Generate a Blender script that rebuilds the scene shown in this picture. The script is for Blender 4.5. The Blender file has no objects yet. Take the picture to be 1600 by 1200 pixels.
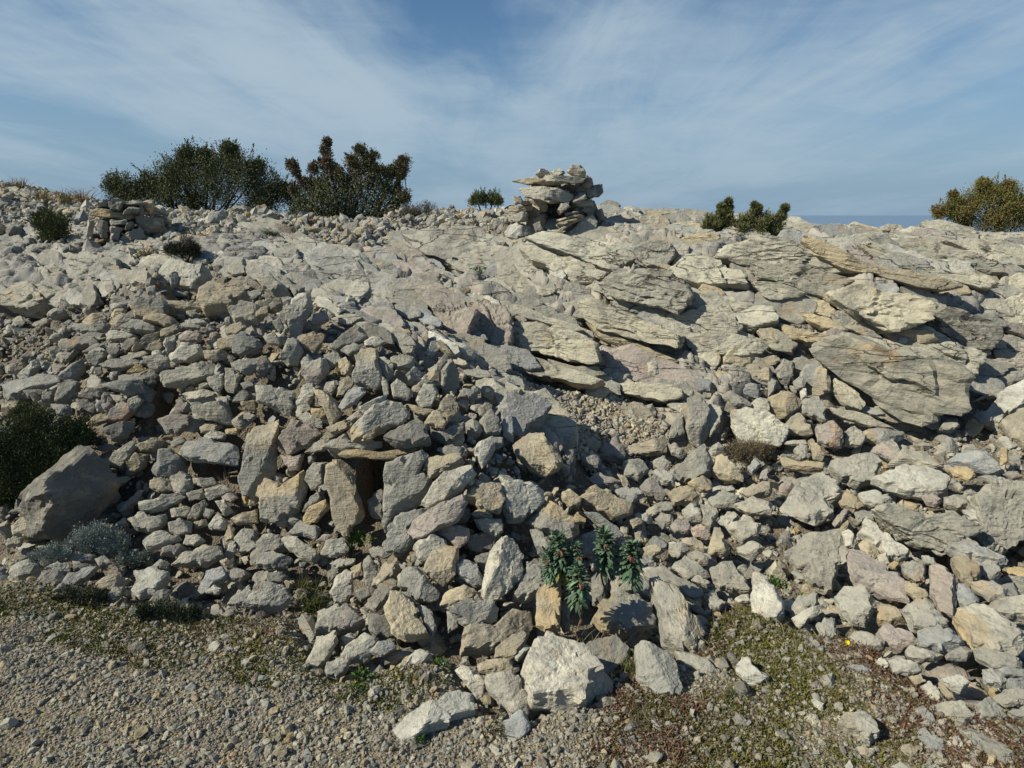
import bpy, math, random
import numpy as np
from mathutils import Vector, Matrix
R = math.radians
sc = bpy.context.scene
col = sc.collection

# ---------------------------------------------------------------- camera, sky, sun, exposure
CAMZ, PITCH, FPX = 1.6, math.atan(265/1000), 1000.0
cam = bpy.data.cameras.new("camera"); cam_o = bpy.data.objects.new("camera", cam); col.objects.link(cam_o)
cam.sensor_width = 36; cam.lens = 36*FPX/1600; cam.clip_start = .05; cam.clip_end = 400000
cam_o.location = (0, 0, CAMZ); cam_o.rotation_euler = (math.pi/2 - PITCH, 0, 0)
sc.camera = cam_o

SUN_EL, SUN_AZ = R(39), math.atan2(-.94, -.32)          # azimuth clockwise from +Y, sun behind the left shoulder
sun_dir = Vector((math.sin(SUN_AZ)*math.cos(SUN_EL), math.cos(SUN_AZ)*math.cos(SUN_EL), math.sin(SUN_EL)))
sl = bpy.data.lights.new("sun", 'SUN'); sl.energy = 5.0; sl.angle = R(.5); sl.color = (1, .935, .77)
so = bpy.data.objects.new("sun", sl); col.objects.link(so)
so.rotation_euler = (-sun_dir).to_track_quat('-Z', 'Y').to_euler(); so.location = (-8, -6, 10)

w = bpy.data.worlds.new("World"); sc.world = w; w.use_nodes = True
nt = w.node_tree; N = nt.nodes; L = nt.links; N.clear()
def nd(t, **k):
    n = N.new(t)
    for a, b in k.items(): setattr(n, a, b)
    return n
def mathn(op, a, b=None, c=None):
    n = N.new('ShaderNodeMath'); n.operation = op
    for i, v in enumerate((a, b, c)):
        if v is None: continue
        if isinstance(v, (int, float)): n.inputs[i].default_value = v
        else: L.new(v, n.inputs[i])
    return n.outputs[0]
sky = nd('ShaderNodeTexSky', sky_type='NISHITA', sun_disc=False, sun_elevation=SUN_EL, sun_rotation=SUN_AZ,
         altitude=500, air_density=1.0, dust_density=.3, ozone_density=2.0)
tc = nd('ShaderNodeTexCoord'); sp = nd('ShaderNodeSeparateXYZ'); L.new(tc.outputs['Generated'], sp.inputs[0])
# thin streaked cirrus on a high flat layer, combed along the view so that it fans out overhead
zz = mathn('ADD', mathn('MAXIMUM', sp.outputs[2], 0.0), .11)
cx = mathn('DIVIDE', sp.outputs[0], zz); cy = mathn('DIVIDE', sp.outputs[1], zz)
def streak(sx, sy, sc_, det, ro, dist, ox=0):
    cb = nd('ShaderNodeCombineXYZ')
    L.new(mathn('MULTIPLY', cx, sx), cb.inputs[0]); L.new(mathn('MULTIPLY', cy, sy), cb.inputs[1]); cb.inputs[2].default_value = ox
    n = nd('ShaderNodeTexNoise'); L.new(cb.outputs[0], n.inputs['Vector'])
    n.inputs['Scale'].default_value = sc_; n.inputs['Detail'].default_value = det; n.inputs['Roughness'].default_value = ro
    n.inputs['Distortion'].default_value = dist
    return n.outputs[0]
a1 = streak(1.0, .42, .60, 3, .45, .6, 3.3)
a2 = streak(1.7, .38, 1.6, 7, .62, .7, 9.1)
a3 = streak(.8, .9, 3.4, 6, .62, .8, 5.7)
mix = mathn('ADD', mathn('ADD', mathn('MULTIPLY', a1, .66), mathn('MULTIPLY', a2, .22)), mathn('MULTIPLY', a3, .12))
mr = nd('ShaderNodeMapRange', interpolation_type='SMOOTHSTEP'); L.new(mix, mr.inputs[0])
mr.inputs[1].default_value = .37; mr.inputs[2].default_value = .60; mr.inputs[3].default_value = .06; mr.inputs[4].default_value = .98
lowfade = nd('ShaderNodeMapRange', interpolation_type='SMOOTHSTEP'); L.new(sp.outputs[2], lowfade.inputs[0])
lowfade.inputs[1].default_value = -.02; lowfade.inputs[2].default_value = .17; lowfade.inputs[3].default_value = .45; lowfade.inputs[4].default_value = 1.0
behind = nd('ShaderNodeMapRange', interpolation_type='SMOOTHSTEP'); L.new(sp.outputs[1], behind.inputs[0])      # unseen cloud behind the camera thinned to weaken the fill light
behind.inputs[1].default_value = -.1; behind.inputs[2].default_value = .5; behind.inputs[3].default_value = .1; behind.inputs[4].default_value = 1.0
cm = nd('ShaderNodeMixRGB'); L.new(mathn('MULTIPLY', mathn('MULTIPLY', mr.outputs[0], lowfade.outputs[0]), behind.outputs[0]), cm.inputs[0])
hsv = nd('ShaderNodeHueSaturation'); hsv.inputs['Saturation'].default_value = 1.25; hsv.inputs['Value'].default_value = .70
L.new(sky.outputs[0], hsv.inputs['Color'])
hz = nd('ShaderNodeMapRange', interpolation_type='SMOOTHSTEP'); L.new(sp.outputs[2], hz.inputs[0])
hz.inputs[1].default_value = -.01; hz.inputs[2].default_value = .26; hz.inputs[3].default_value = .92; hz.inputs[4].default_value = 0
hm = nd('ShaderNodeMixRGB'); L.new(hz.outputs[0], hm.inputs[0]); L.new(hsv.outputs[0], hm.inputs[1]); hm.inputs[2].default_value = (1.75, 2.85, 4.1, 1)
L.new(hm.outputs[0], cm.inputs[1]); cm.inputs[2].default_value = (3.4, 4.35, 5.15, 1)
bg = nd('ShaderNodeBackground'); bg.inputs[1].default_value = .10; L.new(cm.outputs[0], bg.inputs[0])
wo = nd('ShaderNodeOutputWorld'); L.new(bg.outputs[0], wo.inputs[0])

vs = sc.view_settings; vs.view_transform = 'Standard'; vs.look = 'None'; vs.exposure = .25; vs.gamma = 1; vs.use_curve_mapping = False
sc.cycles.max_bounces = 5; sc.cycles.diffuse_bounces = 3; sc.cycles.transparent_max_bounces = 4

# ---------------------------------------------------------------- helpers
rng = np.random.default_rng(7)
cT, sT = math.cos(PITCH), math.sin(PITCH)
CAMP = np.array([0, 0, CAMZ])
def ray(px, py):
    u = (np.asarray(px, float)-800)/FPX; v = (600-np.asarray(py, float))/FPX
    return np.stack([u, cT+v*sT, -sT+v*cT], -1)
def pix(p):
    d = p-CAMP; f = d[..., 1]*cT-d[..., 2]*sT; f = np.where(f < .05, .05, f)
    return 800+FPX*d[..., 0]/f, 600-FPX*(d[..., 1]*sT+d[..., 2]*cT)/f
def at(px, py, Y):
    r = ray(px, py); return CAMP+r*(Y/r[..., 1])[..., None] if np.ndim(px) else CAMP+r*(Y/r[1])

def _h(ix, iy, iz, s):
    h = (ix*374761393+iy*668265263+iz*2147483647*3+s*974634777) & 0xffffffff
    h = ((h ^ (h >> 13))*1274126177) & 0xffffffff
    h = ((h ^ (h >> 16))*2246822519) & 0xffffffff
    return ((h ^ (h >> 15)) & 0xffff).astype(np.float32)/32767.5-1
def vn(p, s=0):
    """value noise in -1..1"""
    i = np.floor(p).astype(np.int64); f = (p-i).astype(np.float32); u = f*f*(3-2*f)
    x, y, z = i[:, 0], i[:, 1], i[:, 2]; ux, uy, uz = u[:, 0], u[:, 1], u[:, 2]
    def l(a, b, t): return a+(b-a)*t
    c00 = l(_h(x, y, z, s), _h(x+1, y, z, s), ux); c10 = l(_h(x, y+1, z, s), _h(x+1, y+1, z, s), ux)
    c01 = l(_h(x, y, z+1, s), _h(x+1, y, z+1, s), ux); c11 = l(_h(x, y+1, z+1, s), _h(x+1, y+1, z+1, s), ux)
    return l(l(c00, c10, uy), l(c01, c11, uy), uz)
def fbm(p, o=4, s=0, g=.5):
    a, t = 1.0, 0
    for k in range(o):
        t = t+a*vn(p*(2.03**k)+k*17.3, s+k); a *= g
    return t

def facet(p, seed, tilt=.5, step=.5, crack=.6, cw=.06):
    """broken-rock relief: every cell of a jittered lattice is its own tilted plane at its own height, with a crack between"""
    i0 = np.floor(p).astype(np.int64); n = len(p); f1 = np.full(n, 9.0); f2 = np.full(n, 9.0); best = np.zeros((n, 3)); cell = np.zeros((n, 3), np.int64)
    for dx in (-1, 0, 1):
        for dy in (-1, 0, 1):
            for dz in (-1, 0, 1):
                c = i0+np.array([dx, dy, dz]); x, y, z = c[:, 0], c[:, 1], c[:, 2]
                q = p-(c+.5+.45*np.stack([_h(x, y, z, seed), _h(x, y, z, seed+1), _h(x, y, z, seed+2)], -1)); d_ = np.sqrt((q*q).sum(1))
                k = d_ < f1; f2 = np.where(k, f1, np.minimum(f2, d_)); f1 = np.where(k, d_, f1); best[k] = q[k]; cell[k] = c[k]
    x, y, z = cell[:, 0], cell[:, 1], cell[:, 2]
    g_ = np.stack([_h(x, y, z, seed+3), _h(x, y, z, seed+4), _h(x, y, z, seed+5)], -1)
    return step*_h(x, y, z, seed+6)+tilt*(g_*best).sum(1)-crack*np.clip(1-(f2-f1)/cw, 0, 1)
_ico = {}
def ico(n):
    if n not in _ico:
        import bmesh
        b = bmesh.new(); bmesh.ops.create_icosphere(b, subdivisions=n, radius=1)
        v = np.array([x.co[:] for x in b.verts]); f = np.array([[x.index for x in t.verts] for t in b.faces]); b.free()
        v /= np.linalg.norm(v, axis=1)[:, None]; _ico[n] = (v, f)
    return _ico[n]

def mesh_obj(name, V, F, mat, parent=None, smooth=False, colattr=None, loc=None, attrs=None):
    """V (n,3), F (m,3|4) -> one linked mesh object"""
    V = np.asarray(V, np.float32); F = np.asarray(F, np.int32); k = F.shape[1]
    me = bpy.data.meshes.new(name)
    me.vertices.add(len(V)); me.vertices.foreach_set('co', V.ravel())
    me.loops.add(F.size); me.loops.foreach_set('vertex_index', F.ravel())
    me.polygons.add(len(F)); me.polygons.foreach_set('loop_start', np.arange(0, F.size, k, dtype=np.int32))
    me.polygons.foreach_set('use_smooth', np.full(len(F), smooth))
    for nm, c in (dict(attrs or {}, **({'tone': colattr} if colattr is not None else {}))).items():
        a = me.color_attributes.new(nm, 'FLOAT_COLOR', 'POINT')
        c = np.asarray(c); c4 = np.ones((len(V), 4), np.float32); c4[:, :c.shape[1]] = c; a.data.foreach_set('color', c4.ravel())
    me.update(calc_edges=True); me.validate()
    me.materials.append(mat)
    o = bpy.data.objects.new(name, me); col.objects.link(o)
    if loc is not None: o.location = loc
    if parent: o.parent = parent
    return o
def tag(o, label=None, cat=None, group=None, kind=None):
    for k, v in (('label', label), ('category', cat), ('group', group), ('kind', kind)):
        if v: o[k] = v
    return o
def empty(name, loc):
    o = bpy.data.objects.new(name, None); col.objects.link(o); o.location = loc; o.empty_display_size = .1; return o

# ---------------------------------------------------------------- materials
def new_mat(name):
    m = bpy.data.materials.new(name); m.use_nodes = True; t = m.node_tree
    b = t.nodes['Principled BSDF']; b.inputs['Roughness'].default_value = .92; b.inputs['Specular IOR Level'].default_value = .25
    return m, t, b
class G:
    """tiny node-graph helper"""
    def __init__(s, t): s.t = t
    def n(s, ty, **k):
        x = s.t.nodes.new(ty)
        for a, b in k.items(): setattr(x, a, b)
        return x
    def put(s, sock, v):
        if isinstance(v, (int, float)): sock.default_value = v
        elif isinstance(v, tuple): sock.default_value = v if len(v) == 4 or sock.type == 'VECTOR' else v+(1,)
        else: s.t.links.new(v, sock)
    def noise(s, vec, scale, det=4, ro=.55, dist=0):
        x = s.n('ShaderNodeTexNoise'); s.put(x.inputs['Vector'], vec)
        for k, v in (('Scale', scale), ('Detail', det), ('Roughness', ro), ('Distortion', dist)): x.inputs[k].default_value = v
        return x.outputs[0]
    def vor(s, vec, scale, feat='F1'):
        x = s.n('ShaderNodeTexVoronoi', feature=feat); s.put(x.inputs['Vector'], vec); x.inputs['Scale'].default_value = scale
        return x
    def rng(s, v, a, b, c=0.0, d=1.0):
        x = s.n('ShaderNodeMapRange'); s.put(x.inputs[0], v)
        for i, q in enumerate((a, b, c, d)): s.put(x.inputs[i+1], q)
        return x.outputs[0]
    def mix(s, f, a, b, mode='MIX'):
        x = s.n('ShaderNodeMixRGB', blend_type=mode); s.put(x.inputs[0], f); s.put(x.inputs[1], a); s.put(x.inputs[2], b); return x.outputs[0]
    def m(s, op, a, b=0.0):
        x = s.n('ShaderNodeMath', operation=op); s.put(x.inputs[0], a); s.put(x.inputs[1], b); return x.outputs[0]
    def vm(s, op, a, b):
        x = s.n('ShaderNodeVectorMath', operation=op); s.put(x.inputs[0], a); s.put(x.inputs[1], b); return x.outputs[0]
    def bump(s, h, dist, strength=1.0, nrm=None):
        x = s.n('ShaderNodeBump'); x.inputs['Distance'].default_value = dist; x.inputs['Strength'].default_value = strength
        s.put(x.inputs['Height'], h)
        if nrm is not None: s.put(x.inputs['Normal'], nrm)
        return x.outputs[0]

def limestone(name, src, cracks=0.0, scale=1.0):
    """weathered limestone; src 'object' (object colour) or 'attr' (tone attribute of each stone)"""
    m, t, b = new_mat(name); g = G(t)
    tcn = g.n('ShaderNodeTexCoord'); v = tcn.outputs['Object']
    if src == 'object':
        oi = g.n('ShaderNodeObjectInfo'); base = oi.outputs['Color']
        off = g.n('ShaderNodeCombineXYZ'); r9 = g.m('MULTIPLY', oi.outputs['Random'], 37.0)
        for i in range(3): g.put(off.inputs[i], r9)
        v = g.vm('ADD', v, off.outputs[0])
    else:
        base = g.n('ShaderNodeAttribute', attribute_name='tone').outputs['Color']
    if src == 'object':
        sa = g.n('ShaderNodeAttribute', attribute_name='stain'); base = g.mix(sa.outputs['Alpha'], base, sa.outputs['Color'])
    big = g.noise(v, 3.2*scale, 4, .6, .4); med = g.noise(v, 13*scale, 6, .65, .3); fine = g.noise(v, 75*scale, 5, .65)
    st = g.n('ShaderNodeMapping'); g.put(st.inputs['Vector'], v); st.inputs['Rotation'].default_value = (.5, .35, .2); st.inputs['Scale'].default_value = (2, 2, 6) if cracks else (2, 2, 11)
    lam = g.noise(st.outputs[0], 7*scale, 5, .6, .6)
    # grey weathering skin over a warmer fresh face, pale scars, ochre stains, dark lichen specks
    grey = g.mix(.55, base, (.185, .18, .16), 'MIX')
    c = g.mix(g.rng(big, .40, .60), base, grey)
    c = g.mix(g.m('MULTIPLY', g.rng(med, .52, .70), .55), c, (.43, .39, .305))
    c = g.mix(g.m('MULTIPLY', g.rng(g.noise(v, 5.3*scale, 4, .6, .8), .60, .74), .50), c, (.40, .25, .115))
    c = g.mix(g.m('MULTIPLY', g.rng(lam, .50, .68), .22 if cracks else .40), c, (.15, .145, .13))
    c = g.mix(g.m('MULTIPLY', g.rng(g.noise(v, 34*scale, 6, .7), .56, .66), .55), c, (.105, .10, .09))
    c = g.mix(g.m('MULTIPLY', g.m('MULTIPLY', g.rng(g.noise(v, 8.5*scale, 7, .72, .5), .52, .66), g.rng(big, .35, .6)), .50), c, (.115, .112, .10))
    c = g.mix(g.m('MULTIPLY', g.rng(fine, .30, .70), .30), c, g.mix(1.0, c, (1.45, 1.43, 1.38), 'MULTIPLY'))
    h = g.m('ADD', g.m('MULTIPLY', med, .9), g.m('ADD', g.m('MULTIPLY', fine, .22), g.m('MULTIPLY', lam, .5)))
    nb = g.bump(h, .024, .9)
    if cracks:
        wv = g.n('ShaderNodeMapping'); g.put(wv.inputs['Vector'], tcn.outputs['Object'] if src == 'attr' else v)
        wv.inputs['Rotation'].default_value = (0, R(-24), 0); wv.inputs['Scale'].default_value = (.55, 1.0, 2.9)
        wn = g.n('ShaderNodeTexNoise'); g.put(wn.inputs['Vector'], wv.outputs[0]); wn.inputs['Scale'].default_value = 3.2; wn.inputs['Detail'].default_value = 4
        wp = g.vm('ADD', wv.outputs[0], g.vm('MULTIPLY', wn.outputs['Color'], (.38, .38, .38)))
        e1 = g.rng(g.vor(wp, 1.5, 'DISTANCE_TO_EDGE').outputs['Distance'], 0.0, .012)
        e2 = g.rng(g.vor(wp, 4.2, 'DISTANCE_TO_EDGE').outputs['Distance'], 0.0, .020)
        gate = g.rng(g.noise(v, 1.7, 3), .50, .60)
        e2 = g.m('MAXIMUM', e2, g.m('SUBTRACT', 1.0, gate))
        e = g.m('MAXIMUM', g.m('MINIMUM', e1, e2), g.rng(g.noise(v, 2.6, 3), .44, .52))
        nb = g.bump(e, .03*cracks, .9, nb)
        c = g.mix(g.m('MULTIPLY', g.m('SUBTRACT', 1.0, e), .55), c, (.085, .075, .06))  # crack colour: dark soil plus the shade inside the cracks, painted in
    g.put(b.inputs['Base Color'], c); g.put(b.inputs['Normal'], nb)
    return m
M_STONE = limestone('limestone', 'object')
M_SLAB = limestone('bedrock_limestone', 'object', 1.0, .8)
M_RUBBLE = limestone('rubble_limestone', 'attr')

def leafmat(name, rough=.75, trans=.15):
    m, t, b = new_mat(name); g = G(t)
    c = g.n('ShaderNodeAttribute', attribute_name='tone').outputs['Color']
    g.put(b.inputs['Base Color'], c); b.inputs['Roughness'].default_value = rough; b.inputs['Specular IOR Level'].default_value = .12
    return m
M_LEAF = leafmat('leaves'); M_WOOD = leafmat('wood', .9)

TONE = dict(g=(.275, .270, .232), p=(.375, .362, .300), w=(.455, .440, .372), t=(.37, .315, .212), y=(.395, .305, .165), k=(.305, .262, .230), d=(.18, .174, .150), b=(.262, .272, .265))
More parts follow.
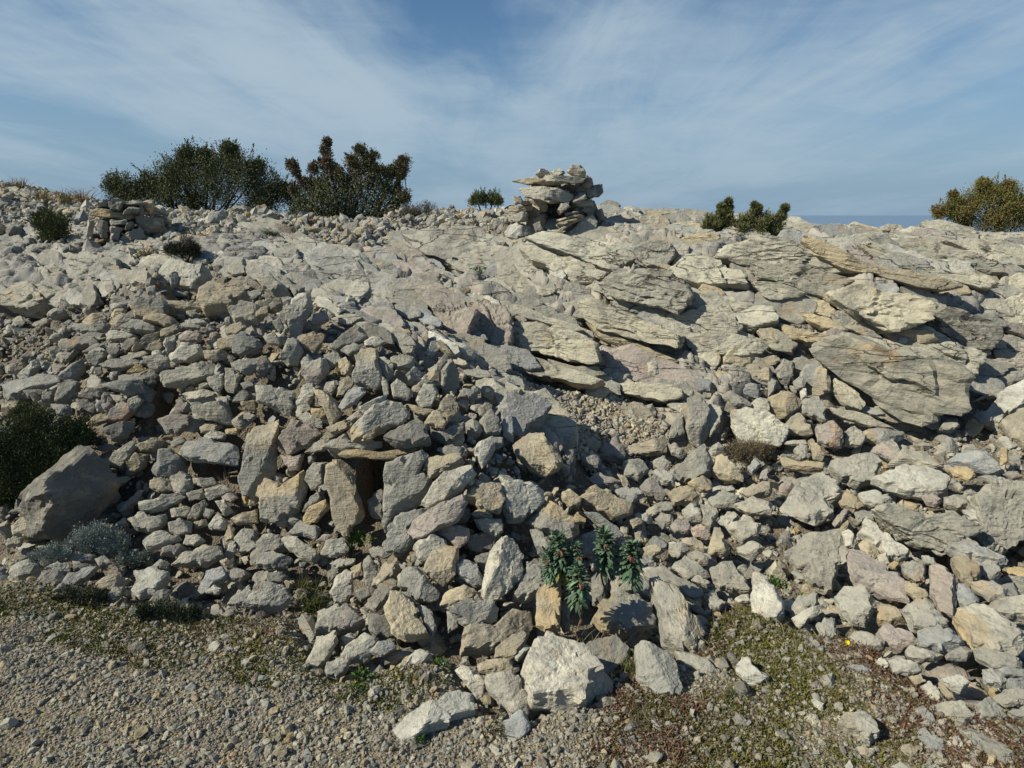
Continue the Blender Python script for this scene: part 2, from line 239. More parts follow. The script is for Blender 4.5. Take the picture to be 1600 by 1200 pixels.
# ---------------------------------------------------------------- traced stones
# "@x0,y0,k" sets the origin and scale of the outlines below it; each line is
# tone+flags | outline | label.  tones g grey, p pale, w whitish, t tan, y ochre, k pink, d dark grey, b bluish grey
# flags f flat lying, u upright, n thin, F standing further out, D set back, S bedrock slab, B boulder, O overhanging slab
STONES = """
@0,0,1
p S|1075,456 1125,459 1175,474 1215,480 1222,505 1180,515 1140,510 1100,495 1072,478|pale fractured bedrock left of the hollow under the undercut plate
p S|1065,530 1110,518 1170,528 1205,540 1190,553 1130,558 1080,552|low pale bedrock step just above the tan block on the ledge
t S|1215,504 1250,514 1300,524 1300,534 1260,538 1225,528|narrow tan bedrock wedge at the great slab's upper left corner
p S|1320,372 1372,362 1440,372 1400,382 1350,390|thin pale bedrock plate in the dip of the skyline at right
g S|795,548 850,560 905,580 950,598 930,606 865,596 800,580|grey bedrock sill along the top of the gravel hollow
w S|1140,640 1200,645 1232,665 1215,697 1155,692|whitish cracked bedrock face behind the dry thorny tuft
k S|742,468 790,470 802,500 792,560 752,542 735,510|pinkish pale bedrock flank right of the purplish lump
p S|1232,386 1272,402 1300,420 1275,412 1236,406|small pale bedrock sliver left of the long tan rib
g S|1085,490 1060,497 1030,484 1090,470 1110,480|grey bedrock chip row below the big rounded bulge
p S|1470,380 1530,384 1610,392 1610,425 1570,420 1510,396|pale bedrock sheet at the right edge under the skyline slab
p S|1565,432 1610,425 1610,455 1570,465 1550,452|pale bedrock block at the right edge beside the slanting layers
g S|1180,515 1215,512 1250,540 1240,552 1200,545|grey bedrock flake left of the great slab's upper corner
g S|850,560 900,572 935,570 950,585 915,600 880,585|grey bedrock foot below the block with the shaded end
@0,200,2.5
y fF|55,54 60,50 70,51 85,53 86,55 78,58 66,56|yellowish cap slab roofing the small stone shelter below the left bush
g f|61,47 72,43 80,46 70,50 60,50
d fF|67,46 78,46 76,52 68,52
p f|77,47 92,46 93,48 80,48|pale thin flat stone on top of the small shelter below the left bush
g f|80,49 88,50 86,54 76,54
p u|55,57 59,57 58,69 54,69
d u|60,57 68,58 68,69 63,69 61,64
k u|69,61 78,62 74,70 69,70
g f|69,57 80,57 79,61 70,61
g -|75,68 88,61 92,68 84,72 74,71|sloping grey boulder at the right foot of the small shelter by the left bush
g -|84,57 96,56 100,61 90,63
d -|79,59 84,59 82,63 78,64
g -|55,71 64,71 63,76 56,76
y f|59,69 66,70 64,72 59,72
g -|45,61 54,60 55,64 48,64
p -|42,65 50,64 50,68 42,69
g B|15,50 20,47 33,48 39,53 30,55 24,54|rounded grey boulder on the skyline slope at the far left below dry grass
p -|3,62 12,60 14,64 6,69 2,67
g -|2,58 13,52 18,54 9,59
p -|16,63 19,62 20,66 17,68
g S|24,79 30,76 37,78 41,84 46,92 38,92 33,88 25,86|grey bedrock knob with dark underside, left of the broad pitted knob
g S|42,82 52,77 64,80 75,82 77,90 70,97 58,98 48,95|broad pitted grey bedrock knob below the small shelter at the left
p S|0,105 12,98 28,97 39,103 30,109 20,116 8,113 0,112|pale bedrock slab with a shaded undercut at the left edge of the picture
p -|108,57 115,53 120,60 118,66 106,66
p -|101,64 108,63 112,66 103,68
t fF|106,70 118,66 131,68 133,70 121,74 110,71|long tan flat stone jutting out above the dry shrub on the left knoll
p -|124,60 130,57 137,60 132,63
w -|130,63 133,61 135,65 131,68 129,66
p fn|141,51 148,48 160,49 160,52 150,52 142,54
t -|148,54 160,50 166,52 163,58 156,60 150,57
p -|135,64 150,61 156,63 145,66
g -|135,68 144,66 152,70 148,74 138,72
g -|147,68 158,64 162,66 160,72 152,75
g -|131,78 140,75 144,78 141,81 133,81
g f|120,81 130,81 130,84 124,85 120,84
p f|121,77 132,75 131,78 122,80
k -|92,78 98,75 100,76 95,80
p S|106,82 118,86 128,86 126,94 120,100 108,98 100,92|cream bedrock step with a sharp right edge above the tan boulder on the left
t B|124,100 134,96 146,101 156,104 148,108 142,112 128,112 123,107|smooth tan boulder with a cream face at the top of the rubble wall
p -|142,113 152,108 162,110 164,118 158,122 146,120|pinkish pale block just below right of the smooth tan boulder
g Fvt|81,110 88,106 100,105 105,108 104,115 96,119 84,117|grey topped stone with a tan shaded front high on the rubble wall
t f|105,109 120,108 124,111 115,112 105,111
p -|91,100 97,98 97,104 92,104
g -|105,91 110,89 112,94 111,98 107,98
@0,450,2.5
g -|71,24 76,18 83,13 84,18 78,24 72,26
g f|74,25 84,19 95,21 95,25 80,27|long grey slab stone lying near the top of the rubble wall
t -|89,17 100,15 108,18 112,22 104,24 95,21 89,20
p f|65,28 70,26 82,28 86,30 76,32 67,32
g f|45,24 51,22 58,23 60,26 48,27
g -|58,24 63,20 68,22 67,27 60,27
g f|35,38 48,30 60,26 64,30 52,36 44,40|long grey layered slab lying at the left end of the rubble wall
g -|51,40 60,34 65,35 61,40
g -|54,42 66,38 66,43 60,49 55,48
g -|67,34 74,34 76,40 70,43 67,40
d -|75,36 80,31 86,31 84,36 78,40
t -|82,37 90,30 99,27 97,33 88,37 83,39
t -|100,26 111,22 112,27 105,30 100,30|ochre fronted stone wedged under a grey one high on the rubble wall
k -|111,29 117,26 125,28 124,33 113,34 111,32|pinkish white stone above the large pale kite shaped stone in the wall
p f|115,20 126,19 129,21 120,23
g -|112,24 119,21 127,24 124,26
t D|89,37 98,32 103,34 101,40 92,40
w u|102,34 104,31 110,30 109,38 105,41
w F|105,42 113,34 124,35 128,42 118,46 108,46|large pale kite shaped stone in the middle of the rubble wall
g f|61,47 70,44 86,45 90,47 76,51 64,49
g f|74,43 90,39 93,41 80,46
g -|58,50 63,49 64,53 60,55
b u|36,55 46,47 53,43 54,52 48,58 39,57|large bluish triangular stone on the left flank of the rubble wall
d f|36,42 44,38 48,39 42,45 37,46
p F|89,43 97,41 105,43 107,49 98,52 94,50|pale grey block with a flat face left of the kite shaped stone
p -|106,46 111,46 112,49 107,50
y -|79,53 84,48 88,47 90,52 86,54
g f|74,55 86,53 90,56 84,58 74,58
g F|63,60 74,57 88,57 92,65 82,67 70,64|big grey layered stone left of the dark hollow in the wall
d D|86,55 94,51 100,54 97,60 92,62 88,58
p fF|100,54 113,48 128,45 142,48 140,51 130,56 118,59 102,63|long pale grey beam-like stone bridging the dark hollow of the rubble wall
t -|127,39 140,38 145,43 135,46 128,44
t -|135,34 146,28 150,34 146,38 137,38
b -|144,32 151,27 160,32 163,36 150,43 145,40|bluish dark grey block near the right end of the wall top
t f|140,25 150,21 153,24 147,29 141,29
g -|144,47 152,43 162,44 162,51 153,54 147,51
p -|129,56 140,53 140,60 137,66 131,61
p u|140,50 147,51 152,54 146,66 141,64
p -|124,60 130,58 131,62 125,63
d -|150,59 158,58 160,62 152,63
w -|10,54 22,44 26,48 18,55 12,57|cream wedge of rock lying left of the bluish triangular stone
t -|6,50 14,46 16,50 9,55
b f|0,60 12,57 25,53 34,54 34,58 20,65 8,69 0,69|broad bluish slab at the left edge above the dark green shrub
d D|14,64 22,61 32,60 28,66 17,68
g -|26,65 30,63 34,66 31,72 26,72
g -|35,60 44,57 49,59 47,65 42,72 34,72|grey angular block above right of the dark green shrub on the left
g -|49,68 54,62 63,62 66,67 57,70
d -|47,70 54,69 60,73 59,78 50,77
b f|31,72 42,73 45,79 36,80
t -|0,71 10,70 12,74 3,80 0,80
w -|60,70 65,70 66,78 60,77
k -|63,73 68,71 72,74 66,78
k -|68,76 75,71 82,72 84,77 78,82 67,83|purplish round stone below the big layered stone left of the hollow
p -|80,69 86,67 90,70 84,77 79,74
t f|54,85 60,79 67,78 69,82 60,86
d F|64,88 72,84 84,83 80,92 70,95|dark grey stone under the purplish round stone, left of the hollow
g f|68,66 76,67 79,70 73,72
k -|109,74 112,68 119,72 119,77 112,78
p f|114,66 127,63 134,64 128,68 118,71
y -|115,64 120,60 122,63 118,66
p F|120,74 134,71 137,70 144,80 147,86 136,85 120,80|pale grey stone with a triangular end above the pale lintel slab
p u|134,68 142,68 146,83 140,80
k F|98,82 106,79 118,79 119,86 110,92 103,90|pinkish grey chunky block right of the dark hollow in the wall
t -|124,86 133,83 139,86 134,90 125,90
w -|127,92 133,88 141,91 140,95 128,95
y f|139,88 150,87 148,91 141,91
g -|105,96 115,93 117,97 108,99
g -|147,67 152,63 157,67 153,72 145,71
t -|150,71 160,70 160,77 152,76
g -|148,80 155,77 160,80 156,84
t -|84,98 96,93 103,96 98,102 88,102
p -|66,111 72,101 82,95 86,97 80,107 75,113|pale pointed block just right of the top of the big brown boulder
g u|97,114 99,101 107,101 116,107 117,114 108,119 98,118|grey upright block left of the low opening under the pale lintel
b fF|110,102 118,96 134,95 147,99 149,108 138,109 120,108|bluish white lintel slab over the low opening left of the tall tan slab
d f|58,100 68,97 74,99 64,102
t D|78,108 84,103 92,104 90,112 80,118
@0,0,1
d BFR|45,780 55,755 92,722 118,699 140,698 165,728 197,758 195,778 165,808 120,835 90,837 65,832 58,800|big rounded brown grey boulder beside the dark green shrub at left
g SO|628,372 660,366 712,365 775,370 795,385 778,425 768,440 740,436 715,430 690,412 660,400|large grey bedrock block with a shaded right end below the shrubby ridge
k S|645,445 680,445 720,465 748,488 735,520 725,532 690,520 660,490|purplish grey bedrock lump with a blunt nose beside a dark shadowed cleft
b S|480,386 515,384 550,394 590,418 640,452 646,490 638,512 600,484 545,470 500,440 484,415|wide smooth bluish bedrock slab above the whitish angular boulder
k SF|635,434 660,424 690,428 684,440 645,446|reddish bedrock ledge under the large grey block's lower left corner
k S|600,390 642,389 676,408 660,420 620,412
y -|700,455 720,447 735,450 730,460 706,463
p -|732,466 745,458 760,470 750,482 735,476
@400,200,2.5
p -|0,92 8,90 18,98 22,105 16,107 4,100|olive pale boulder at the upper right end of the rubble wall
g S|12,75 26,76 27,84 16,85 11,80
d F|27,92 35,88 42,96 38,100 27,97|olive dark stone on the smooth bluish bedrock slab's left end
g f|20,98 30,97 31,100 24,104
k -|31,102 40,99 42,103 34,105
g -|13,88 22,84 27,90 20,95 15,94
w F|14,118 16,112 26,104 33,104 35,110 29,120 26,130 22,131 19,122|whitish angular boulder poised on the upper end of the rubble heap
t -|0,108 16,107 18,111 12,114 0,112
p f|7,54 8,51 20,53 21,56 10,57
w f|12,60 23,55 20,58 14,61
t -|0,49 6,48 8,52 4,56 0,55
k -|0,57 5,55 5,60 0,61
@400,450,2.5
k -|36,16 43,14 46,20 40,23 35,22
d -|0,44 6,42 10,49 4,55 0,54
g -|4,30 10,27 15,31 16,36 8,35
t -|0,11 7,11 7,16 0,19
d -|10,21 14,18 18,24 15,28
d -|25,30 35,27 43,29 41,36 37,42 30,38 25,34|dark grey block just below the whitish angular boulder
g -|20,31 27,32 30,39 26,48 20,48 14,43
w -|28,46 32,41 36,45 34,51 29,51
k F^p|28,53 35,45 44,43 46,52 38,60 31,57|pinkish tan stone with a pale curved rim, middle of the rubble heap
g -|42,42 50,39 54,45 46,50
t -|51,45 56,43 60,49 57,54 53,53
g -|52,38 62,34 68,37 58,42
d F|45,36 55,28 62,22 66,25 70,30 60,36 50,38|dark grey peaked stone right of the whitish angular boulder
w -|68,33 72,30 79,31 82,34 74,37 68,36
g F^t|60,54 65,37 75,38 76,45 78,53 74,62 68,60 60,58|large upright stone with a grey face and a tan rim on the heap crest
g -|76,43 82,47 86,54 82,58 78,53
p -|84,43 92,41 100,44 97,50 88,50
g -|94,54 99,49 105,53 102,58 96,57
g -|96,28 99,26 104,29 101,34 97,36
t -|102,33 107,26 108,31 105,37 97,43 99,38
b -|104,42 110,33 116,32 115,38 110,43|bluish stone below the purplish bedrock lump
p -|112,48 119,40 120,44 116,50 114,56
g uF|116,62 116,52 122,44 127,55 127,62 120,65|tall pointed grey stone standing at the right of the heap crest
p -|125,42 131,41 132,46 126,46
g -|101,60 106,55 109,59 103,62
g -|84,60 88,56 98,64 95,70 86,69
w F|100,70 105,59 111,60 114,65 110,74 104,75|cream blocky stone on the right shoulder of the rubble heap
t -|50,68 52,58 58,55 61,60 55,67|tan rounded stone above the bluish blade in the rubble heap
p -|44,63 48,57 50,62 47,67
b nF|51,74 58,63 66,61 68,65 62,72 54,76|slim bluish blade of stone lying tilted in the middle of the heap
p -|24,72 28,62 36,58 37,65 33,73 25,76
t F|35,62 42,64 50,70 53,78 46,86 42,76|tan ridged stone left of the bluish blade
p F|0,60 10,61 24,64 25,74 20,79 8,73 0,70|large grey white stone above the tall tan slab
p f|24,74 33,73 34,76 26,80
y -|34,75 41,75 44,79 40,82 35,80
g -|25,79 32,77 41,82 41,87 34,87 27,82
k F|10,97 20,88 22,82 32,85 40,91 30,99 18,104|big purplish stone right of the tall tan slab
t -|44,87 56,82 58,87 50,91 44,90
k -|56,82 64,76 67,80 60,84
p FFvy|60,87 66,80 72,74 82,70 90,72 96,79 88,86 80,90 70,96 60,96|big pale stone with an orange lower corner above the front lintel
g f|30,103 40,94 45,96 42,102 32,103
w -|64,74 76,68 82,67 80,72 68,79|white stone tucked behind the big pale stone with the orange corner
p n|78,58 82,57 83,66 80,68
t F|94,72 104,75 112,76 106,80 100,79
t FF|105,84 108,79 114,75 119,84 117,88 110,86|tan sunlit stone perched beside the dark grey angular block
d FF|80,93 88,87 100,81 106,85 109,96 98,98 88,97|dark grey angular block on the right end of the front lintel
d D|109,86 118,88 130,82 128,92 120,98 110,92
t -|115,72 120,66 124,68 129,82 120,84 114,76|tall tan backed stone right of the tan sunlit stone on the heap
y fnFF|42,104 56,101 66,101 88,103 98,99 99,101 86,107 60,106|thin orange tan lintel slab roofing the front opening
p fFF|41,99 50,94 58,95 68,95 79,94 79,99 70,101 50,102|pale grey slab lying on the thin orange lintel
k -|15,104 25,105 30,103 26,114 20,114
p -|137,102 140,95 148,92 150,100 142,112|tan lit angular stone at the right edge of the heap, in shade behind
g -|148,93 154,93 155,98 150,101
g -|139,75 144,71 148,73 146,79 140,81
g -|140,82 147,75 152,80 153,90 143,91
b -|153,84 160,78 161,96 154,92
g -|130,62 138,65 140,70 126,68
w -|153,71 160,69 160,75 154,76
d -|113,100 118,98 130,99 131,104 122,106
g f|138,58 150,57 160,59 160,62 150,64 142,64
@0,0,1
b BF|778,640 790,618 808,612 830,614 852,621 862,632 850,655 825,678 808,690 785,692 776,668|rough bluish grey boulder at the end of the gravel hollow
@800,200,2.5
p fFF|2,38 6,37 20,36 30,37 38,42 34,46 24,47 16,45 8,43|wide pale lintel stone over the dark opening of the ridge cairn
t fF|0,33 12,31 24,32 28,35 20,36 8,35|tan flat stone sticking out left above the ridge cairn's lintel
p fnF|10,30 20,29 38,30 46,31 44,34 30,35 20,33
w -|14,29 18,25 22,26 24,29 18,30
w -|24,27 30,25 33,27 30,30 26,30
p -|34,27 37,23 43,23 46,27 46,31 38,30|rough pale block crowning the ridge cairn
t -|42,37 46,32 50,31 51,35 48,38 44,39
g -|45,39 52,36 53,42 49,44 46,43
p -|37,46 42,40 46,40 47,44 42,47 38,48
p -|38,49 44,45 50,44 51,48 44,50
p -|28,51 30,47 34,46 37,49 30,54
d -|49,36 56,35 57,40 54,43 49,43
p -|42,52 46,49 50,52 46,53
p f|33,53 42,52 41,54 34,55
p fn|27,57 36,55 44,54 42,55 30,58
t fn|28,59 38,57 42,57 32,61
t n|30,63 40,56 46,53 44,57 36,61 31,65
p F|32,68 42,58 50,54 54,58 53,66 45,68 34,69|big pale grey block at the right foot of the ridge cairn
d -|52,52 56,50 58,58 54,60
p -|0,43 5,42 7,46 2,48
k -|4,46 10,45 12,47 6,48
t f|-2,49 12,48 13,51 4,53 -2,52
w -|1,55 6,52 10,53 9,58 3,59
w F|-5,66 -2,61 4,59 11,61 13,66 8,69 -2,70|cream block at the left foot of the ridge cairn
d D|13,60 18,58 20,64 15,65
d B|55,48 60,44 66,45 68,50 66,55 58,55|dark rounded boulder leaning against the right side of the ridge cairn
w -|62,56 65,52 68,55 67,59 62,60
g -|58,60 70,60 72,66 66,69 58,66
y F|58,64 62,61 67,63 65,66 60,67|small ochre stone right of the ridge cairn
t -|73,67 78,65 81,67 78,70 74,70
g -|72,69 76,70 77,74 72,76
p -|56,66 62,67 62,73 57,71
@0,0,1
g SO|985,388 1020,374 1050,378 1058,394 1040,420 1010,418 992,402|grey bedrock block with a steep face right below the ridge cairn
p S|820,374 850,364 900,370 955,380 990,396 996,408 970,424 945,425 925,416 895,402 855,388|long pale bedrock layer directly under the ridge cairn
p S|811,391 825,381 860,396 895,404 928,419 955,428 930,443 900,445 872,434 850,414 830,411|cream bedrock wedge cut by cracks under the long pale layer
w S|857,428 880,422 885,432 878,440 862,436
g SO|935,450 955,428 995,419 1045,424 1078,446 1086,466 1060,496 1030,482 980,474 945,462|big rounded grey bedrock bulge in the middle of the outcrop
p S|775,411 802,414 825,434 850,458 871,456 856,466 826,468 800,460 778,440|pale pinkish bedrock face left under the ridge cairn's crevice
p S|1045,422 1075,400 1110,402 1130,412 1172,432 1175,450 1146,450 1095,446 1060,438|pale fractured bedrock layer right of the big grey bulge
p SO|1110,405 1140,385 1200,368 1240,375 1280,400 1345,422 1300,433 1250,430 1190,424 1150,415|smooth cream bedrock hump below the two green ridge shrubs
t SO|1050,381 1070,370 1095,364 1125,365 1124,374 1095,380 1065,384|thin tan bedrock plate jutting out left of the ridge shrubs
p S|1050,350 1080,345 1105,355 1112,362 1075,364 1048,360
p S|978,344 1012,335 1050,345 1046,360 1010,362 985,356
t SO|1250,368 1290,382 1340,406 1400,422 1455,432 1508,446 1470,454 1425,448 1375,434 1310,424 1270,402|long tan bedrock rib slanting down across the right of the outcrop
g SO|1175,412 1240,411 1275,420 1312,430 1340,440 1325,446 1300,460 1288,466 1250,454 1215,442 1180,436|grey bedrock layer with a dark crack below it, middle right
p SO|1335,380 1355,380 1388,396 1425,416 1465,426 1525,434 1545,432 1565,446 1545,452 1495,448 1450,434 1400,420 1355,400|pale slanting bedrock layer just under the rounded skyline slab
g S|1378,390 1412,375 1450,375 1500,392 1562,414 1565,430 1537,435 1500,420 1450,412 1415,410|rounded grey bedrock slab just below the skyline at right
p S|1437,350 1462,346 1512,358 1562,366 1610,366 1610,386 1550,386 1500,380 1450,366|pale bedrock slab on the skyline below the olive bush at right
p S|1372,355 1388,350 1410,352 1415,360 1395,362 1375,361
p S|1224,350 1255,347 1295,353 1320,366 1326,380 1295,376 1255,366 1235,366
p SO|1170,438 1212,440 1230,446 1262,458 1250,466 1214,472 1190,466|pale undercut bedrock plate with a dark hollow beneath it
p SO|1298,458 1330,444 1365,447 1425,460 1460,478 1450,500 1430,510 1400,516 1385,524 1355,506 1330,488 1305,470|broad pale bedrock layer above the great slab
d SO|1455,490 1466,480 1495,482 1550,500 1566,510 1568,526 1546,546 1525,546 1495,536 1465,520|dark grey blunt rock nose at the upper right of the great slab
g SOQFF|1262,541 1295,525 1325,522 1376,540 1425,545 1465,556 1505,570 1524,586 1518,622 1511,644 1475,646 1452,652 1472,658 1462,664 1425,667 1395,656 1365,630 1338,606 1305,586 1290,572 1270,556|great grey overhanging slab at the right with a deep shadow below
p SO|1420,543 1450,538 1488,535 1520,540 1544,553 1528,588 1505,582 1465,566|pale wedge of bedrock above the great slab's right corner
t -|1386,520 1405,513 1450,513 1468,530 1450,540 1420,538
t S|1250,484 1270,468 1290,470 1306,486 1296,496 1270,488
t S|1296,492 1315,483 1330,488 1346,503 1325,511 1306,500
t S|1250,486 1295,497 1315,511 1325,516 1290,514 1265,505
g S|1318,511 1346,507 1375,525 1380,530 1350,526
p S|1301,588 1325,600 1354,630 1346,643 1320,634 1305,616|pale sloping rock plate under the great slab's shadow
p S|1295,636 1350,646 1400,670 1350,666 1310,652
p S|1535,486 1565,470 1610,455 1610,512 1576,512 1560,500|pale bedrock face at the right edge beside the dark rock nose
k S|1546,562 1610,560 1610,582 1550,582
p f|1540,602 1575,580 1610,576 1610,590 1570,606
w F|1528,655 1565,612 1605,588 1610,630 1576,650 1560,668|big smooth cream boulder at the right edge below the outcrop
t -|1562,660 1575,646 1610,636 1610,702 1580,690|tan boulder at the right edge below the big smooth cream one
t f|1518,628 1550,610 1556,616 1526,626
p SO|906,470 925,464 945,475 975,485 1025,505 1070,525 1060,546 1035,538 1005,535 965,526 930,516 910,496|long cream bedrock layer with a dark crack along its lower edge
t S|912,500 940,516 975,530 1000,536 1030,548 1065,566 1055,570 1010,556 985,546 940,530
p SO|800,500 840,500 875,510 915,525 935,536 938,568 918,571 895,570 850,560 825,550 800,535|cream bedrock block ending in a sharp shaded right face
g S|800,475 825,480 860,494 905,510 915,518 900,520 850,506 800,490
y D|925,570 940,557 970,565 975,578 950,580 930,575
t D|945,535 990,540 1025,555 1005,565 975,553
p -|992,568 1020,562 1060,575 1055,585 1025,590 995,585|pale stone under the long crack at the middle of the outcrop
p -|945,585 965,580 1000,590 990,598 950,592
p S|1060,495 1100,475 1140,480 1162,510 1150,525 1120,520 1080,505
p S|1070,535 1095,527 1125,540 1128,560 1115,580 1095,565 1080,550|pale bedrock lump above the standing stones
t -|1130,555 1135,537 1170,545 1205,555 1200,565 1170,570 1150,575 1130,570|tan block on the ledge right above the standing stones
t -|1160,585 1170,570 1205,575 1205,597 1168,592
k -|1135,572 1150,575 1155,585 1145,590 1135,585
y f|1102,588 1135,575 1135,585 1110,595
p -|915,605 940,600 955,610 940,625 915,615|pale stone at the top edge of the gravel hollow
t f|965,635 985,628 1005,630 1025,650 1005,657 980,645|tan flat slab half sunk in the gravel hollow
p S|955,600 1000,595 1050,600 1070,610 1070,620 1040,630 1010,625 975,615
g -|1044,690 1050,662 1065,642 1069,662 1069,678 1060,680|grey slab leaning on the left of the tall standing stone
g uFF|1071,668 1074,626 1082,600 1092,605 1100,625 1110,640 1106,680 1098,698 1080,695|tallest standing grey stone right of the gravel hollow
t uF|1066,632 1075,620 1082,630 1084,692 1075,692
b FF|1082,594 1095,590 1112,595 1110,610 1090,610|small bluish stone balanced on top of the standing stones
p F|1098,612 1112,615 1112,622 1100,622
p F|1108,630 1120,632 1128,640 1125,662 1110,680 1105,665
g fF|1112,602 1138,608 1175,628 1172,633 1150,635 1125,620|flat grey slab bridging the gap right of the standing stones
b -|1128,604 1150,595 1188,600 1185,622 1168,618|bluish white block behind the flat grey bridging slab
p -|1167,635 1188,620 1202,625 1202,650 1180,645
t F|805,690 830,675 850,678 875,712 878,728 855,740 830,730 810,708|broad tan stone right of the heap below the rough bluish boulder
d D|855,685 885,682 900,700 900,725 885,740 875,712
@800,450,2.5
t -|44,95 50,92 56,97 52,102 46,100
k -|54,104 58,97 66,92 71,100 70,108 60,107
w -|44,108 50,101 55,106 54,112 46,110
t -|72,98 84,95 96,92 97,102 86,104 74,102|tan flat stone lying left of the foot of the standing stones
p -|98,98 102,97 109,103 106,106 100,104
g -|70,108 80,105 86,113 80,119 71,116
p -|88,108 94,105 100,109 96,114 89,112
gF|100,116 109,106 116,100 120,97 126,108 124,115 112,120 104,120|big rough grey boulder in front of the standing stones
t -|124,114 128,105 134,105 145,116 144,119 130,118|tan triangular stone right of the big rough grey boulder
b -|147,112 152,106 156,110 150,116
k -|154,120 156,114 160,112 160,120
@1200,450,2.5
g -|4,52 10,44 16,46 16,54 12,61 7,58
t uF|27,65 30,50 34,48 38,55 39,64 32,67|tan pointed upright stone left of the great slab's lower corner
p -|20,75 22,70 30,67 35,70 37,84 28,81 21,78|pale block below the tan pointed upright stone
t -|0,68 10,64 17,66 19,75 12,80 4,81 0,80|tan squarish block left of the pale block below the pointed stone
g -|16,58 20,55 24,58 23,62 17,63
w -|20,64 24,62 25,68 21,70
t -|10,85 14,80 20,78 27,86 28,91 22,92 12,90
k F|30,86 42,83 47,90 46,98 36,98 31,95|grey pink cube of rock under the great slab's left corner
p f|8,96 12,95 24,95 25,98 15,98
g -|16,101 20,97 25,98 26,106 20,107
t -|25,96 28,94 35,103 34,107 28,106
t f|6,104 14,108 26,108 35,108 34,112 24,113 10,111
t -|-14,45 6,42 8,44 4,48 0,49
g -|0,55 6,58 4,64 0,68
p -|47,90 54,86 62,92 58,98 48,98
g f<y|58,90 68,84 80,88 86,92 76,97 62,94|grey stone with an orange patch below the great slab's shadow
g -|107,88 112,81 118,81 120,86 114,89
k -|63,101 72,95 76,100 82,106 78,108 70,104|pinkish pale pyramid shaped stone below the orange patched stone
@1200,700,2.5
p f|8,35 16,24 30,15 44,22 47,26 41,32 41,40 30,45 14,41|big pale flat boulder at the middle of the right hand scree
p -|38,12 40,6 52,4 65,3 72,9 68,15 68,21 56,24 46,20|pale rounded boulder above the big pale flat one on the scree
p fF|66,19 74,13 88,10 100,12 114,18 112,24 104,28 86,27 74,23|wide pale tan flat stone lying across the upper right scree
p f|74,8 84,2 100,2 110,12 100,11 90,8
b -|108,7 120,3 138,3 145,11 136,14 122,11
y f|112,12 126,12 130,16 126,19 116,16
g fn|130,16 146,18 150,21 140,21
y -|145,0 150,0 150,8 145,10
k -|147,16 156,14 159,18 152,20
g fS|66,38 76,34 90,38 100,38 114,40 134,48 134,54 118,62 108,66 100,65 88,60 80,52|large buried grey slab in the middle of the right scree
g -|110,30 125,28 126,35 118,38 110,36
w F|121,38 132,38 142,43 134,47 126,44|bright white triangular stone lying on the right scree
k -|96,30 104,28 109,32 105,36 100,35|small reddish stone at the top edge of the large buried slab
g fS|126,28 140,20 164,20 164,58 148,66 136,62 130,50|large smooth grey rock at the right edge of the scree
b f|110,62 126,54 136,62 150,68 148,70 130,70 118,66
y -|45,33 50,25 54,30 60,36 54,40 46,35
p f|56,28 66,26 78,32 72,36 60,34
k -|40,46 48,37 51,38 47,46 42,48
g f|54,40 66,40 66,44 56,45
w -|46,52 50,50 54,54 53,61 48,61
g uF|14,68 18,60 24,52 40,50 45,49 46,68 45,78 41,91 36,92 28,87 18,76|big upright grey tan stone with a dark shadow along its right side
k f|50,63 58,62 66,68 76,76 84,86 88,94 78,92 66,86 54,80 51,72|long pinkish grey slab right of the big upright stone's shadow
t -|54,62 60,57 68,62 70,66 66,69 58,66
w F|56,52 62,44 68,50 80,58 88,64 86,68 78,71 70,64 62,56|long whitish stone beside the lower left edge of the buried slab
p -|68,67 74,65 76,72 70,73
y -|74,74 79,70 82,72 80,76
t -|83,80 90,84 98,88 100,92 93,95 86,90
g -|83,74 90,70 98,72 98,82 92,84 85,80
w -|96,67 104,68 106,73 98,72
y F|114,68 122,68 130,70 133,78 126,86 120,82 116,75|orange tan stone below the large buried slab
k F|100,75 110,74 116,78 117,94 115,102 108,100 101,90|rose pink oblong stone left of the orange tan stone
b -|118,84 124,85 132,94 131,100 122,101 118,95
g -|130,71 144,70 146,78 140,83 132,80
p f|127,84 140,82 150,86 149,94 138,93
p F|136,98 146,94 158,92 164,94 164,106 150,106 140,102|pale stone at the right edge above the broad orange pale slab
p fF<y|115,106 118,101 134,100 150,107 162,114 155,125 140,128 126,123|broad orange and pale slab near the right edge
p F|83,100 92,93 102,96 112,108 113,112 100,114 90,112|pale grey angular stone left of the broad orange and pale slab
y -|66,102 70,97 80,99 86,108 74,110 68,106|ochre flat stone left of the pale grey angular one
p F|41,94 48,86 58,85 65,92 65,100 60,110 52,108 44,102|pale knobbly stone below the big upright stone on the right
g -|14,101 18,93 31,92 31,97 22,103 15,105
p -|15,106 24,100 34,98 30,106 20,112
g -|30,110 36,106 42,106 43,118 36,122
@0,0,1
w F|1174,960 1175,898 1182,892 1210,910 1222,932 1223,955 1214,964 1195,966|pale smooth upright stone on the mossy edge left of the big upright stone
@1200,900,2.5
k -|68,35 74,30 90,35 93,42 84,45 72,41|pinkish grey stone left of the bluish rounded stone on the lower scree
b F|93,34 106,30 118,35 122,41 110,47 95,44|bluish grey rounded stone below the pale grey angular stone
p -|50,38 58,34 72,40 72,44 58,45 53,42
p -|86,47 90,43 100,46 110,48 104,52 94,53 87,50
g -|111,49 122,42 128,46 124,52 112,51
w F|75,52 82,50 94,54 96,59 88,62 78,60|white rounded stone on the mossy edge of the lower scree
p -|65,56 71,50 75,55 74,62 68,60
b f|36,51 45,52 66,59 64,63 56,65 46,58|long bluish stone lying by the yellow flower
t -|88,63 95,61 99,66 92,68
w -|108,64 120,61 126,66 120,72 112,69
p -|95,68 102,66 110,75 106,80 100,78
y -|106,66 110,68 117,76 112,77 107,72
